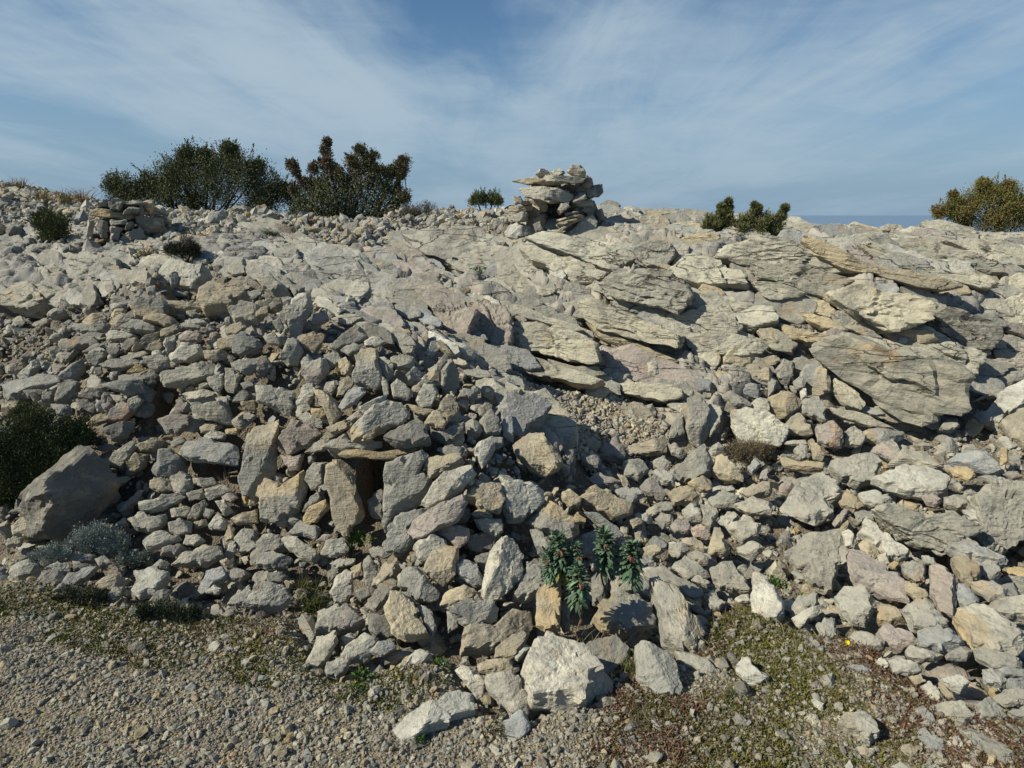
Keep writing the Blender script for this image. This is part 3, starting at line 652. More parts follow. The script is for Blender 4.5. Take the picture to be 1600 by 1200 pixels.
p -|104,80 120,77 130,86 124,92 114,92 106,86|pale rounded flat stone among the lower right moss
g -|129,82 138,75 148,84 150,88 138,91 131,90
b -|91,83 97,80 106,91 102,93 94,89
g F<t|44,92 48,84 58,84 66,88 69,98 64,104 54,98|grey and tan wedge of rock alone in the lower right moss
b -|92,96 97,94 110,103 112,110 104,114 94,102
k -|102,95 107,94 112,100 108,102
p -|112,104 118,100 124,107 118,111 113,108
g f|118,94 124,92 145,104 156,112 150,118 136,111 124,101|long grey slab in the bottom right corner
t -|55,107 60,105 66,110 64,114 58,112|ochre pebble like stone near the bottom right below the grey and tan wedge
w -|27,77 30,76 35,80 34,85 30,83
p -|22,88 30,86 34,92 28,94
g f|128,45 144,46 158,52 158,57 142,58 130,52
b f|142,58 150,57 164,58 164,64 148,62
b -|134,60 140,57 150,65 146,69 136,67
b -|150,64 164,62 164,70 155,74 150,68
g f|140,74 152,70 164,72 164,78 148,80
g -|150,84 164,80 164,90 154,88
w -|2,106 5,104 8,110 6,113
w -|48,119 51,114 54,120 50,124
p -|76,119 82,116 90,120 86,124
@0,700,2.5
p -|7,48 16,42 22,42 25,50 23,55 14,56 8,54|yellowish white stone below the dark green shrub at the left edge
p -|3,58 8,55 15,56 13,61 4,61
g -|5,40 17,34 19,38 8,41
w -|73,46 78,43 80,48 76,50
p F|80,44 88,39 94,42 104,41 104,47 96,53 86,51|pale lumpy stone right of the big brown boulder
p F|87,34 96,31 108,28 116,30 110,34 100,39 90,41|long pale stone in front of the wall, above the lumpy one
g -|78,35 88,25 90,27 86,34 78,39 74,39
p -|106,19 112,14 118,17 120,24 114,30 108,27
t f|93,20 100,18 107,21 108,26 98,27 93,24
w -|120,19 133,18 136,22 128,25 121,22
p -|116,28 126,25 128,31 118,33
p -|127,26 138,23 145,26 138,30 130,33
k -|138,29 146,27 149,31 144,34 139,33
p -|134,33 140,32 146,40 140,42
w -|126,36 134,39 130,44 127,43
w -|130,48 136,40 142,46 140,51 132,51
p -|117,44 120,36 128,32 130,35 125,42 122,45
p -|106,38 116,36 120,38 116,43 107,43
g F|105,46 112,44 120,46 119,53 110,55 106,52|round pitted grey stone right of the pale lumpy stone
t -|121,46 129,44 130,48 122,50
p F|89,58 98,52 104,52 114,56 104,60 92,63|pale pointed stone right of the silvery shrub
p -|116,54 124,54 128,58 122,61 114,60
k -|100,67 102,62 112,59 117,62 110,67|pink stone in front of the pale pointed stone by the silvery shrub
p F|107,72 114,65 126,60 138,61 139,67 128,74 116,73|big pale stone with a shaded right end in front of the left wall
g -|94,74 100,69 106,72 104,76
p fF|83,76 95,75 107,79 96,89 87,91 82,86 88,81|flat grey stone like an arrowhead at the edge of the gravel track
t -|57,88 64,80 70,78 78,80 78,88 70,91
g -|66,93 70,87 77,86 75,93 70,96
g -|42,68 47,64 60,67 58,72 46,72
b -|37,86 42,78 54,75 62,74 54,82 44,88
k -|22,83 28,77 36,76 41,80 36,86 28,86|pinkish stone at the edge of the track below the silvery shrub
w -|28,75 36,71 44,72 44,77 34,78
g f|59,69 66,67 70,71 62,73
d -|45,70 52,72 58,72 54,76 46,76
b -|121,90 130,76 138,74 142,80 132,87 126,90|bluish grey stone at the track edge right of the arrowhead stone
d -|93,95 98,89 107,88 105,94 98,97
w -|128,90 134,85 138,88 136,91
g -|142,96 148,90 156,86 160,94 152,98
k -|140,77 148,75 156,78 150,83 144,82
t -|140,55 143,48 147,50 146,57 141,58
p -|146,57 152,50 160,51 161,64 150,66
p -|140,67 143,60 147,58 148,65 143,70
t -|144,44 152,40 161,38 161,47 148,48
t -|156,28 160,26 160,36 155,36
@0,0,1
p uF^t|405,640 420,642 432,655 433,690 428,730 425,762 400,772 378,770 372,740 380,700 396,660|tall tan slab standing upright left of the front opening
p F^y|403,758 410,746 438,757 470,735 478,755 466,795 455,810 420,818 404,815|large pale stone with orange streaks at the foot of the tall tan slab
@400,700,2.5
g -|31,14 35,9 44,9 41,24 34,26 30,20
g -|29,40 33,31 40,27 41,31 33,40
y -|29,44 33,37 43,33 46,38 38,47 30,49
g -|20,53 28,45 40,50 38,57 26,54
t uFm|43,10 50,7 60,7 62,20 66,32 68,42 64,47 58,54 57,60 50,50 46,35 42,22|brown upright slab in shade forming the left jamb of the front opening
d uD|69,33 78,25 80,32 79,44 72,44
g uFF|80,40 79,30 81,9 92,5 103,2 107,6 104,15 110,20 106,32 94,38 84,43 82,50 79,55 78,45|big upright grey slab forming the right jamb of the front opening
t fF|104,8 112,4 128,4 130,8 118,14 108,18
p FF|104,33 110,22 118,14 134,10 137,16 128,26 118,34 108,37|slanting tan grey slab leaning over the right jamb of the front opening
k FF|94,52 98,45 108,38 128,29 131,34 124,46 108,54 98,56|smooth pinkish slanting stone below the leaning tan grey slab
g F|80,62 81,54 86,43 100,39 108,36 104,43 94,48 98,58 90,65 82,65|grey block at the foot of the right jamb with a shaded end
t F|132,32 132,26 136,22 146,21 153,22 156,31 152,40 140,38|pale tan cube shaped block right of the slanting stones
@0,0,1
w F|787,755 805,750 830,750 850,765 852,780 835,800 820,815 800,812 786,790|big cream stone right of the cube shaped tan block
@400,700,2.5
t f|134,40 142,37 148,41 148,45 138,43
p -|137,44 154,44 155,52 150,55 142,50
k -|112,52 122,47 133,50 132,58 126,63 118,56|pinkish white stone under the smooth pinkish slanting stone
w F|99,60 108,53 118,57 120,62 108,70 103,72 100,66|cracked whitish stone below the smooth slanting stones
t F|104,76 108,66 118,61 126,62 125,78 116,87 110,82|tan heart shaped stone in the lower part of the front heap
b -|124,72 130,69 138,72 143,84 138,87 128,81
d D|136,68 146,65 148,74 142,78
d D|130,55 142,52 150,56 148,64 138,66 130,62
@0,0,1
w FF|775,850 790,836 803,842 813,860 822,888 810,908 790,925 775,938 760,930 760,905 767,870|tall whitish slab leaning in the front of the heap
@400,700,2.5
g -|71,63 76,61 84,66 80,69 72,68
g u|67,80 67,70 71,67 76,73 74,85 69,87
t -|72,87 80,71 88,72 86,80 78,86
t -|59,75 66,71 67,79 61,81
d F|70,95 76,86 86,78 88,86 80,98 75,101
g F|88,86 92,75 100,74 108,82 114,90 113,94 100,96 94,88|grey wedge leaning left of the tan heart shaped stone
w F|88,80 92,76 96,88 90,86
w uF|46,90 50,80 56,76 60,78 61,90 56,97 49,96|cream egg shaped stone standing at the heap's left front
d -|61,90 68,86 72,92 66,96
g nF|100,96 104,97 110,102 113,112 111,117 106,112
t -|115,98 118,89 130,85 138,90 132,97 120,100
g F|120,100 132,94 148,95 152,100 150,108 132,112 126,106|flat faced grey stone below the tall whitish slab
g -|138,90 144,86 146,93 140,94
p -|119,101 126,104 126,112 120,115
p F>k|36,114 38,102 48,97 60,98 67,106 60,112 48,114|blocky pale stone with a pink face at the heap's left front
d -|70,103 80,104 86,110 88,118 74,118 71,112
t F|80,98 84,89 92,90 98,96 100,104 108,117 94,120 84,114|large brownish stone leaning at the foot of the front heap
w F|88,90 96,90 100,98 94,100 87,96
p -|15,55 22,54 30,58 40,67 36,71 28,68 20,62|whitish slanting stone left of the front opening's threshold
g -|0,58 6,53 17,55 18,60 10,65 0,66
p -|40,66 44,58 54,56 58,62 56,66 46,68|rounded pale stone in front of the brown jamb slab
k -|37,58 42,54 48,54 44,59
p f|46,72 52,69 62,69 60,73 50,75
g -|0,66 12,65 22,68 22,73 8,75 0,73
g -|6,78 14,77 20,80 16,84 8,84
w F|0,85 10,84 20,88 22,94 16,100 6,99 -8,96 -4,90|white stone casting a shadow at the edge of the track, left of the tuft
@0,0,1
t -|720,1018 727,980 770,975 800,950 828,952 831,978 800,1000 765,1017|brown grey stone low in the heap left of the big front boulder
t -|772,1025 775,1010 800,992 826,988 815,1012 800,1027|tan stone squeezed at the left shoulder of the big front boulder
w F|758,1057 800,1048 815,1065 826,1100 825,1113 800,1115 780,1095 762,1078|flat whitish slab left of the big front boulder
w FF|815,1040 825,1012 836,985 850,982 885,990 912,1000 934,1027 945,1050 938,1075 920,1096 905,1101 870,1100 830,1095 822,1075|big cream boulder at the front with a ridge down its face
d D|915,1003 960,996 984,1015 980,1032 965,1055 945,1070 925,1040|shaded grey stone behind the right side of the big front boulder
g F|997,1055 997,1005 1008,1008 1040,1020 1058,1040 1070,1075 1065,1084 1030,1085 1004,1065|dark grey triangular slab lying right of the big front boulder
p f|1055,1018 1075,1020 1105,1028 1126,1050 1120,1057 1090,1048 1066,1042
g F<y|925,965 945,935 965,928 1000,927 1015,942 1026,962 1020,975 985,985 965,990 940,982|grey stone with a tan left end, behind the big front boulder
g FF>t|1015,903 1030,902 1050,920 1065,935 1090,960 1100,980 1094,996 1083,1018 1055,1015 1035,1000 1030,970 1020,938|large kite shaped slab leaning, grey on the left and tan on the right
y uFF|838,978 838,930 850,912 868,902 875,907 875,935 876,985 850,985|split tan slab standing upright behind the big front boulder
t uF|876,975 877,938 882,930 890,938 890,985 880,988
w f|803,1025 820,1005 830,1010 810,1030
b -|785,1125 805,1113 822,1113 828,1135 818,1150 800,1163 790,1150|bluish stone below the flat whitish slab at the front
@400,900,2.5
p -|30,55 36,44 38,37 50,35 51,40 46,50 38,58|grey white stone at the left front corner of the heap
p -|53,38 60,35 62,39 56,43
p -|43,58 44,54 52,51 58,53 56,60 50,64 44,62|round cream stone above the leafy green weed
p -|53,50 56,44 62,39 68,34 76,38 77,42 70,52 58,54|rough grey white stone at the foot of the heap
b -|70,48 76,41 86,41 87,44 78,50
w F|124,58 128,55 136,58 143,67 141,74 138,76 130,66|white wedge of stone at the upper end of the long white stone
t f|138,55 144,52 160,52 160,57 148,60 140,60
w fF|86,91 96,84 110,76 128,72 136,74 137,84 122,88 120,93 108,95 100,101 92,100|long white stone lying alone at the front of the heap
p -|64,76 70,71 72,76 68,80 64,79
b -|28,112 32,107 35,111 33,117 29,116
t -|14,88 24,85 22,90 15,91
p -|66,118 72,113 72,119 66,122
@800,900,2.5
w -|120,12 126,8 132,17 130,20 124,19
w -|139,13 148,11 149,16 142,16
w F|140,60 143,50 148,50 150,56 158,60 160,63 150,68 144,64|white knobbed stone alone on the moss at the lower middle
w -|86,90 90,88 96,93 103,96 100,100 94,103 88,96|small white and tan forked stone near the bottom middle
t -|48,83 56,76 66,75 69,79 60,84 50,86
g -|71,80 76,76 82,79 82,85 74,82
@800,700,2.5
t -|32,27 36,25 44,32 42,38 36,36 32,31
t -|42,30 52,24 62,27 74,34 76,40 66,44 54,40 46,36|large tan stone behind the orange topped block
b -|62,26 70,24 80,26 82,30 74,34 68,30
g FF^y|9,46 16,39 24,32 32,38 42,43 43,52 38,57 30,57 18,52|orange topped block at the right end of the front heap
g u|11,51 17,50 24,58 24,66 16,66
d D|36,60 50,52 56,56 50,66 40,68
g -|46,40 54,40 64,48 70,54 64,58 54,48
p F|1,94 4,80 14,72 24,76 30,80 26,86 14,92 8,95|pale grey stone with an arched lower edge left of the spurge clump
d D|50,80 56,74 60,84 60,98 50,96
k -|48,18 54,15 64,19 69,21 60,23 52,23
t -|66,15 70,17 75,24 70,24
k -|80,24 84,19 90,16 96,28 94,32 84,28|pink flecked stone right of the large tan stone
w -|88,14 94,12 102,18 102,23 94,22
t -|98,28 102,25 110,23 118,29 112,34 102,35|flat tan stone right of the pink flecked stone
t -|110,21 120,17 125,20 125,27 118,26
p -|84,38 92,34 100,34 101,38 90,42 84,41
w -|77,41 84,40 90,46 86,47 78,44
g -|89,44 94,40 100,42 99,47 94,50
t -|74,45 79,43 83,46 76,50
k -|99,48 104,43 112,48 110,53 102,52
p -|106,38 112,34 118,38 118,45 110,46
p -|118,34 128,37 129,42 124,50 119,46
k -|112,50 118,47 124,52 122,57 114,56
t F|122,64 126,50 130,50 136,64 134,67 124,67|tan grey tapering stone right of the spurge clump
p -|128,46 136,39 142,42 134,49
p -|134,48 146,42 156,47 154,54 144,58 138,52
p -|138,36 150,30 162,34 162,42 148,42
t -|142,26 152,22 162,20 162,28 150,30
g -|122,31 132,26 142,30 138,36 126,36
w -|130,24 138,23 140,27 132,28
t -|106,56 114,55 120,60 120,64 108,60
g -|84,60 90,54 98,58 96,64 88,66
t -|82,62 90,60 94,65 86,68
p -|98,60 106,58 112,63 104,68 98,66
g -|110,66 116,63 123,68 122,73 112,70
p f|100,73 108,67 120,74 124,79 110,80 104,76
b -|80,68 88,67 89,73 82,74
g f|82,78 94,72 104,80 116,86 120,90 112,93 104,88 90,84|long half shaded grey stone behind the large kite shaped slab
p -|112,82 116,79 124,84 122,87
p -|124,74 138,71 146,80 150,88 148,90 130,88 126,82|broad pale stone on the mossy edge left of the smooth upright one
p -|140,62 150,58 158,62 150,70 142,66
g -|62,82 80,80 86,86 86,92 74,92 62,90
"""
# ---------------------------------------------------------------- terrain
# (column px: (row px, distance ahead m) ...) survey of the slope as seen from the track
SURVEY = {
 0: [(1200,1.56),(1000,2.15),(900,2.6),(850,2.9),(800,3.15),(700,3.7),(600,4.3),(500,5.0),(400,6.2),(330,8.0),(287,10.5)],
 200: [(1200,1.56),(1000,2.15),(920,2.5),(850,2.88),(800,3.08),(750,3.22),(700,3.36),(600,3.66),(500,4.05),(450,4.7),(400,5.6),(350,6.8),(322,9.5)],
 400: [(1200,1.56),(1000,2.15),(900,2.6),(830,2.98),(770,3.12),(700,3.24),(600,3.46),(500,3.78),(450,4.5),(400,5.6),(342,8.5)],
 560: [(1000,2.15),(920,2.5),(850,2.85),(800,2.93),(700,3.05),(640,3.16),(600,3.28),(550,3.5),(500,4.05),(450,4.9),(400,5.8),(350,8.0)],
 700: [(1200,1.56),(1020,2.08),(950,2.28),(900,2.4),(800,2.65),(700,2.95),(620,3.3),(560,3.8),(500,4.5),(440,5.3),(400,6.0),(336,8.6)],
 850: [(1200,1.56),(1110,1.78),(1000,2.13),(900,2.5),(800,2.85),(700,3.3),(650,3.7),(600,4.3),(550,4.65),(500,4.9),(430,5.35),(380,6.2),(338,8.4)],
 1000: [(1200,1.556),(1000,2.14),(900,2.6),(800,3.15),(700,3.9),(650,4.2),(600,4.45),(550,4.65),(500,4.82),(430,5.15),(370,5.95),(337,8.0)],
 1200: [(1200,1.55),(1000,2.13),(900,2.58),(800,3.15),(700,3.8),(650,4.1),(600,4.35),(550,4.52),(480,4.8),(430,5.08),(380,5.7),(354,7.8)],
 1400: [(1200,1.54),(1000,2.1),(900,2.5),(800,3.05),(700,3.7),(660,4.05),(600,4.2),(550,4.38),(500,4.58),(450,4.82),(405,5.3),(368,7.5)],
 1600: [(1200,1.5),(1000,2.0),(900,2.4),(800,2.9),(700,3.5),(620,4.2),(550,4.55),(480,5.0),(420,5.6),(372,8.0)]}
cp = []
for c, rows in SURVEY.items():
    for r_, Y in rows: cp.append(at(c, r_, Y))
    if c in (0, 1600):
        for ex in (-350, -900) if c == 0 else (1950, 2500):
            for r_, Y in rows[::2]+[rows[-1]]: p = at(c, r_, Y); cp.append(np.array([(ex-800)/FPX*(p[1]*cT-(p[2]-CAMZ)*sT), p[1], p[2]]))
    e = at(*(c, rows[-1][0], rows[-1][1]))
    for dy, dz in ((1.5, -.12), (4, -.8), (9, -2.6)): cp.append(np.array([e[0]*(1+dy*.1), e[1]+dy, e[2]+dz]))
for x in (-10, -6, -3, -1.2, 0, 1.2, 3, 6, 10):
    for y in (-6, -1, .6): cp.append(np.array([x, y, 0.0]))
cp = np.unique(np.round(np.array(cp), 4), axis=0)
KC = .18
def _k(a, b): return np.sqrt(((a[:, None, :]-b[None])**2).sum(-1)+KC*KC)
A_ = np.zeros((len(cp)+3,)*2); n_ = len(cp)
A_[:n_, :n_] = _k(cp[:, :2], cp[:, :2])-np.eye(n_)*.01
A_[:n_, n_:] = np.c_[np.ones(n_), cp[:, :2]]; A_[n_:, :n_] = A_[:n_, n_:].T
W_ = np.linalg.solve(A_, np.r_[cp[:, 2], 0, 0, 0])
def rbf(x, y):
    q = np.stack([x, y], -1).reshape(-1, 2); out = np.empty(len(q))
    for i in range(0, len(q), 60000):
        s = q[i:i+60000]; out[i:i+60000] = _k(s, cp[:, :2])@W_[:n_]+W_[n_]+s@W_[n_+1:]
    return out.reshape(np.shape(x))
ss = lambda a, b, v: (lambda t: t*t*(3-2*t))(np.clip((v-a)/(b-a), 0, 1))

MOUNDS = []                                             # bodies of the two upper stone shelters
def base_z(x, y):
    z = rbf(x, y)
    for mx, my, rx, ry, h in MOUNDS:
        d = (np.abs((x-mx)/rx)**2.6+np.abs((y-my)/ry)**2.6)**(1/2.6)
        z = z+h*(1-ss(.55, 1.0, d))
    return z
# outlines of the bedrock slabs, read again further down when they are built
SLABP, _o = [], (0, 0, 1)
for _l in STONES.strip().splitlines():
    if _l[0] == '@': _o = tuple(float(q) for q in _l[1:].split(','))
    elif 'S' in _l.split('|')[0]: SLABP.append(np.array([[float(q) for q in a.split(',')] for a in _l.split('|')[1].split()])*_o[2]+np.array(_o[:2]))
# coarse lookup of the base for casting rays
LX0, LY0, LS = -9.0, .4, .02
lx = np.arange(LX0, 9.01, LS); ly = np.arange(LY0, 14.0, LS)
LUT = base_z(*np.meshgrid(lx, ly, indexing='ij'))
def zlut(x, y):
    i = np.clip((np.asarray(x)-LX0)/LS, 0, len(lx)-1.01); j = np.clip((np.asarray(y)-LY0)/LS, 0, len(ly)-1.01)
    a = i.astype(int); b = j.astype(int); u = i-a; v = j-b
    return (LUT[a, b]*(1-u)+LUT[a+1, b]*u)*(1-v)+(LUT[a, b+1]*(1-u)+LUT[a+1, b+1]*u)*v
def cast(px, py):
    """distance ahead where the sight line meets the slope"""
    px = np.atleast_1d(np.asarray(px, float)); py = np.atleast_1d(np.asarray(py, float)); r = ray(px, py)
    Y = np.full(px.shape, np.nan); alive = np.ones(px.shape, bool); r = r/r[:, 1:2]
    for y in np.arange(.8, 13.0, .012):
        p = CAMP+r*y; hit = alive & (p[:, 2] <= zlut(p[:, 0], p[:, 1])); Y[hit] = y; alive &= ~hit
        if not alive.any(): break
    return Y
def nrm_at(x, y, e=.10):
    gx = (zlut(x+e, y)-zlut(x-e, y))/(2*e); gy = (zlut(x, y+e)-zlut(x, y-e))/(2*e)
    n = np.stack([-gx, -gy, np.ones_like(gx)], -1); return n/np.linalg.norm(n, axis=-1)[..., None]
def inpoly(px, py, poly):
    poly = np.asarray(poly, float); ins = np.zeros(np.shape(px), bool); j = len(poly)-1
    for i in range(len(poly)):
        xi, yi = poly[i]; xj, yj = poly[j]
        ins ^= ((yi > py) != (yj > py)) & (px < (xj-xi)*(py-yi)/(yj-yi+1e-12)+xi); j = i
    return ins
HEAP = [(-900,520),(-200,480),(120,470),(200,440),(300,400),(420,440),(470,440),(560,520),(690,545),(760,600),(850,690),(960,700),(1060,690),(1120,640),(1240,560),(1300,640),(1410,685),(1540,600),(1700,560),(2600,560),(2600,1120),(1800,1120),(1560,1110),(1420,1040),(1330,975),(1150,925),(1090,990),(960,1010),(940,1090),(760,1110),(700,1020),(500,1050),(470,930),(330,945),(60,905),(-200,880),(-900,850)]
HOLLOW = [(800,565),(890,585),(960,605),(1030,640),(1065,690),(1100,740),(1060,760),(960,735),(900,705),(850,660),(815,610)]
RIDGE = [(-900,250),(0,280),(120,310),(440,330),(640,335),(800,320),(820,372),(770,372),(640,362),(600,388),(480,380),(420,350),(330,375),(250,380),(60,345),(-900,330)]
MOSS = [(930,1010),(1010,990),(1090,1010),(1130,925),(1330,975),(1420,1050),(1560,1115),(1700,1150),(1700,1300),(900,1300),(930,1120)]
EDGE = [(-200,890),(60,905),(330,945),(480,930),(500,1000),(520,1060),(640,1040),(700,1060),(640,1120),(440,1080),(280,1060),(100,1010),(-200,1000)]
def gravel_zone(px, py): return (py > 880) & ~inpoly(px, py, HEAP)

YCA, YSH = cast(868, 378)[0]+.02, cast(185, 384)[0]+.02   # wall planes of the two upper shelters
# cavities: (px, py, half width px, depth m)
CAV = [(578,775,40,.42,130),(853,345,22,.42,60),(163,358,18,.28,60),(232,658,30,.34,56),(325,742,42,.26,40),(755,850,22,.25,70),(1245,490,26,.18,20)]
CAVP = []
for (px, py, hw, dep, hh) in CAV:
    Y = YCA+.05 if px == 853 else YSH+.03 if px == 163 else cast(px, py)[0]; p = at(px, py, Y); q = at(px, py+hh*.55, cast(px, py+hh*.55)[0]); CAVP.append((p[0], Y, hw/FPX*Y, dep, q[2]-.03))
def carve(x, y, z):
    for cx_, cy_, hw, dep, fl in CAVP:
        m = (1-ss(.75, 1.15, np.abs(x-cx_)/hw))*ss(-.28, -.16, y-cy_)*(1-ss(dep*.8, dep, y-cy_))
        z = np.where(m > 0, z*(1-m)+np.minimum(z, fl)*m, z)
    return z

gx = np.concatenate([-np.geomspace(3000, 9.3, 26), np.arange(-9, 9.001, .0145), np.geomspace(9.3, 3000, 26)])
yl = [.9]
while yl[-1] < 13.4: yl.append(yl[-1]+min(.028, max(.010, .0042*yl[-1])))
gy = np.concatenate([-np.geomspace(300, .2, 24), [.1, .35, .6, .75], yl, np.geomspace(13.6, 6000, 44)])
X, Yg = np.meshgrid(gx, gy, indexing='ij')
xc, yc = np.clip(X, -9, 9), np.clip(Yg, -6, 14)
Z = base_z(xc, yc)
far = np.maximum(0, Yg-14); Z = np.where(far > 0, np.maximum(Z-far*.16, -395), Z)
side = np.maximum(0, np.abs(X)-9); Z = np.where(side > 0, np.maximum(Z-side*.02-np.maximum(side-30, 0)*.1, -395), Z)
P3 = np.stack([X, Yg, Z], -1).reshape(-1, 3)
PX, PY = pix(P3); ok = (P3[:, 1] > .5) & (P3[:, 1] < 13.4) & (np.abs(P3[:, 0]) < 9)
# soft zone weights: jitter the outlines with noise
jit = 26*vn(P3*5.0, 3)+12*vn(P3*16.0, 4)
jx, jy = PX+jit, PY+np.roll(jit, 7)
heap = inpoly(jx, jy, HEAP) & ok; hollow = inpoly(jx, jy, HOLLOW) & ok
ridge = ((inpoly(jx, jy, RIDGE) & (P3[:, 1] > 6)) | (P3[:, 1] > 10)) & ok
grav = (((jy > 880) & ~heap) | (P3[:, 1] < 1.6)) & ~hollow
rock = ok & ~heap & ~hollow & ~grav & ~ridge
shp = X.shape
def blur(m, k=4):
    a = m.reshape(shp).astype(np.float32)
    for _ in range(2):
        for ax in (0, 1):
            s = np.zeros_like(a)
            for d in range(-k, k+1): s += np.roll(a, d, ax)
            a = s/(2*k+1)
    return a.ravel()
slabm = np.zeros(len(P3), bool)
for pl_ in SLABP: slabm |= inpoly(PX, PY, pl_)
wsl = blur(slabm & ok & (P3[:, 1] > 2), 2)
wr, wh, wl, wgv, wrd = blur(rock), blur(heap), blur(hollow), blur(grav, 2), blur(ridge)
# bedding: layers dip to the right; every layer is a smooth swelling that ends in a sharp undercut step
NB = np.array([.30, -.24, .925]); NB /= np.linalg.norm(NB)
gzx = np.gradient(Z, axis=0)/np.gradient(X, axis=0); gzy = np.gradient(Z, axis=1)/np.gradient(Yg, axis=1)
NN = np.stack([-gzx, -gzy, np.ones_like(gzx)], -1).reshape(-1, 3); NN /= np.linalg.norm(NN, axis=1)[:, None]
idx = np.where(ok)[0]; Q = P3[idx]
s = Q@NB+.10*fbm(Q*1.3, 3, 11)+.02*vn(Q*6, 15)
def ledge(s, T, seed):
    k = np.floor(s/T); f = s/T-k
    amp = .5+.5*_h(k.astype(np.int64), k.astype(np.int64)*0+seed, k.astype(np.int64)*0, seed)
    return amp*np.where(f < .12, f/.12*1.0, 1-(f-.12)/.88*.75)
led = .11*ledge(s, .21, 5)+.045*ledge(s+.02*vn(Q*3, 9), .083, 8)
blk = .05*fbm(Q*np.array([1.6, 1.6, 1.6]), 4, 21)+.016*fbm(Q*9, 3, 25)-.02*np.abs(vn(Q*3.4+.3*fbm(Q*7,2,45)[:,None], 28))-.022*np.abs(vn(Q*9.5, 29))
TB = np.array([.906, -.317, -.279]); WB = np.cross(NB, TB)
def bedframe(q): return np.stack([q@TB, q@WB, q@NB], -1)
fq = bedframe(Q)+.05*np.stack([vn(Q*5, 91), vn(Q*5, 92), vn(Q*5, 93)], -1); rk = (wr+wrd)[idx] > .03; fr = np.zeros(len(Q))
fr[rk] = .075*facet(fq[rk]/np.array([.42, .34, .17]), 201)+.034*facet(fq[rk]/np.array([.17, .13, .075]), 221)+.013*facet(fq[rk]/np.array([.075, .06, .038]), 241)
dr = led*.6+blk*.6+fr
dg = .012*fbm(Q*4, 3, 31)+.004*vn(Q*40, 33)
d = dr*(wr[idx]+.55*wrd[idx])+dg*(wgv[idx]+wl[idx])+(-.13+.02*fbm(Q*5, 3, 35))*wh[idx]-.15*wsl[idx]-.02*wl[idx]
PD = P3.copy(); PD[idx] += NN[idx]*d[:, None]
PD[:, 2] = carve(P3[:, 0], P3[:, 1], PD[:, 2])
nx, ny = shp; ii = np.arange(nx*ny).reshape(shp)
F = np.stack([ii[:-1, :-1], ii[1:, :-1], ii[1:, 1:], ii[:-1, 1:]], -1).reshape(-1, 4)

moss = (inpoly(jx, jy, MOSS) & ok).astype(float)*.9+(inpoly(jx, jy, EDGE) & ok)*.45
moss = np.clip(blur(moss > .6)*.9+blur(moss > .3)*.35, 0, 1)
zone = np.stack([wr, np.clip(wh+wl+wrd, 0, 1), moss], -1)

m, t, b = new_mat('ground'); g = G(t)
tcn = g.n('ShaderNodeTexCoord'); v = tcn.outputs['Object']
sepz = g.n('ShaderNodeSeparateColor'); g.put(sepz.inputs[0], g.n('ShaderNodeAttribute', attribute_name='zone').outputs['Color'])
zr, zh, zm = sepz.outputs[0], sepz.outputs[1], sepz.outputs[2]
big = g.noise(v, 1.5, 5, .6, .4); med = g.noise(v, 8, 6, .65, .4); fine = g.noise(v, 60, 5, .7)
rockc = g.mix(g.rng(big, .38, .62), (.37, .34, .28), (.26, .25, .225))
sx_ = g.n('ShaderNodeSeparateXYZ'); g.put(sx_.inputs[0], v)                       # the western beds are a bluer, darker grey
rockc = g.mix(g.rng(g.m('ADD', sx_.outputs[0], g.m('MULTIPLY', big, 1.2)), -.6, .9, .85, 0.0), rockc, (.20, .20, .188))
rockc = g.mix(g.m('MULTIPLY', g.rng(med, .52, .68), .5), rockc, (.43, .40, .335))
rockc = g.mix(g.m('MULTIPLY', g.rng(g.noise(v, 3.1, 4, .6, 1), .60, .74), .55), rockc, (.39, .27, .15))
rockc = g.mix(g.m('MULTIPLY', g.rng(g.noise(v, 2.3, 4, .6, .6), .58, .70), .4), rockc, (.30, .24, .225))
rockc = g.mix(g.m('MULTIPLY', g.rng(g.noise(v, 22, 6, .7), .54, .66), .5), rockc, (.14, .14, .13))
wv = g.n('ShaderNodeMapping'); g.put(wv.inputs['Vector'], v); wv.inputs['Rotation'].default_value = (0, R(-24), 0); wv.inputs['Scale'].default_value = (.5, 1, 3.2)
wn = g.n('ShaderNodeTexNoise'); g.put(wn.inputs['Vector'], wv.outputs[0]); wn.inputs['Scale'].default_value = 3; wn.inputs['Detail'].default_value = 4
wp = g.vm('ADD', wv.outputs[0], g.vm('MULTIPLY', wn.outputs['Color'], (.4, .4, .4)))
e1 = g.rng(g.vor(wp, 1.7, 'DISTANCE_TO_EDGE').outputs['Distance'], 0.0, .012)
e2 = g.rng(g.vor(wp, 4.6, 'DISTANCE_TO_EDGE').outputs['Distance'], 0.0, .02)
e = g.m('MINIMUM', e1, g.m('MAXIMUM', e2, g.rng(g.noise(v, 1.4, 3), .52, .62, 1.0, 0.0)))
e = g.m('MAXIMUM', e, g.m('SUBTRACT', 1.0, zr))
rockc = g.mix(g.m('MULTIPLY', g.m('SUBTRACT', 1.0, e), .6), rockc, (.08, .07, .055))  # bedrock cracks darkened in colour, for soil and for the shade within
soil = g.mix(g.rng(med, .35, .65), (.12, .095, .062), (.225, .19, .135))
gv = g.vor(v, 95); gravc = g.mix(g.rng(gv.outputs['Distance'], .15, .55), g.mix(.65, (.31, .28, .215), gv.outputs['Color'], 'SOFT_LIGHT'), soil)
soil = g.mix(g.rng(g.noise(v, 3, 5, .6), .40, .60, .35, .85), soil, gravc)
mossc = g.mix(g.rng(fine, .35, .65), (.075, .062, .030), (.125, .115, .030))
hol = g.n('ShaderNodeAttribute', attribute_name='hollow').outputs['Fac']      # ochre scree soil in the gully
soil = g.mix(g.m('MULTIPLY', zm, g.rng(g.noise(v, 7, 6, .65, .5), .46, .58)), soil, mossc)
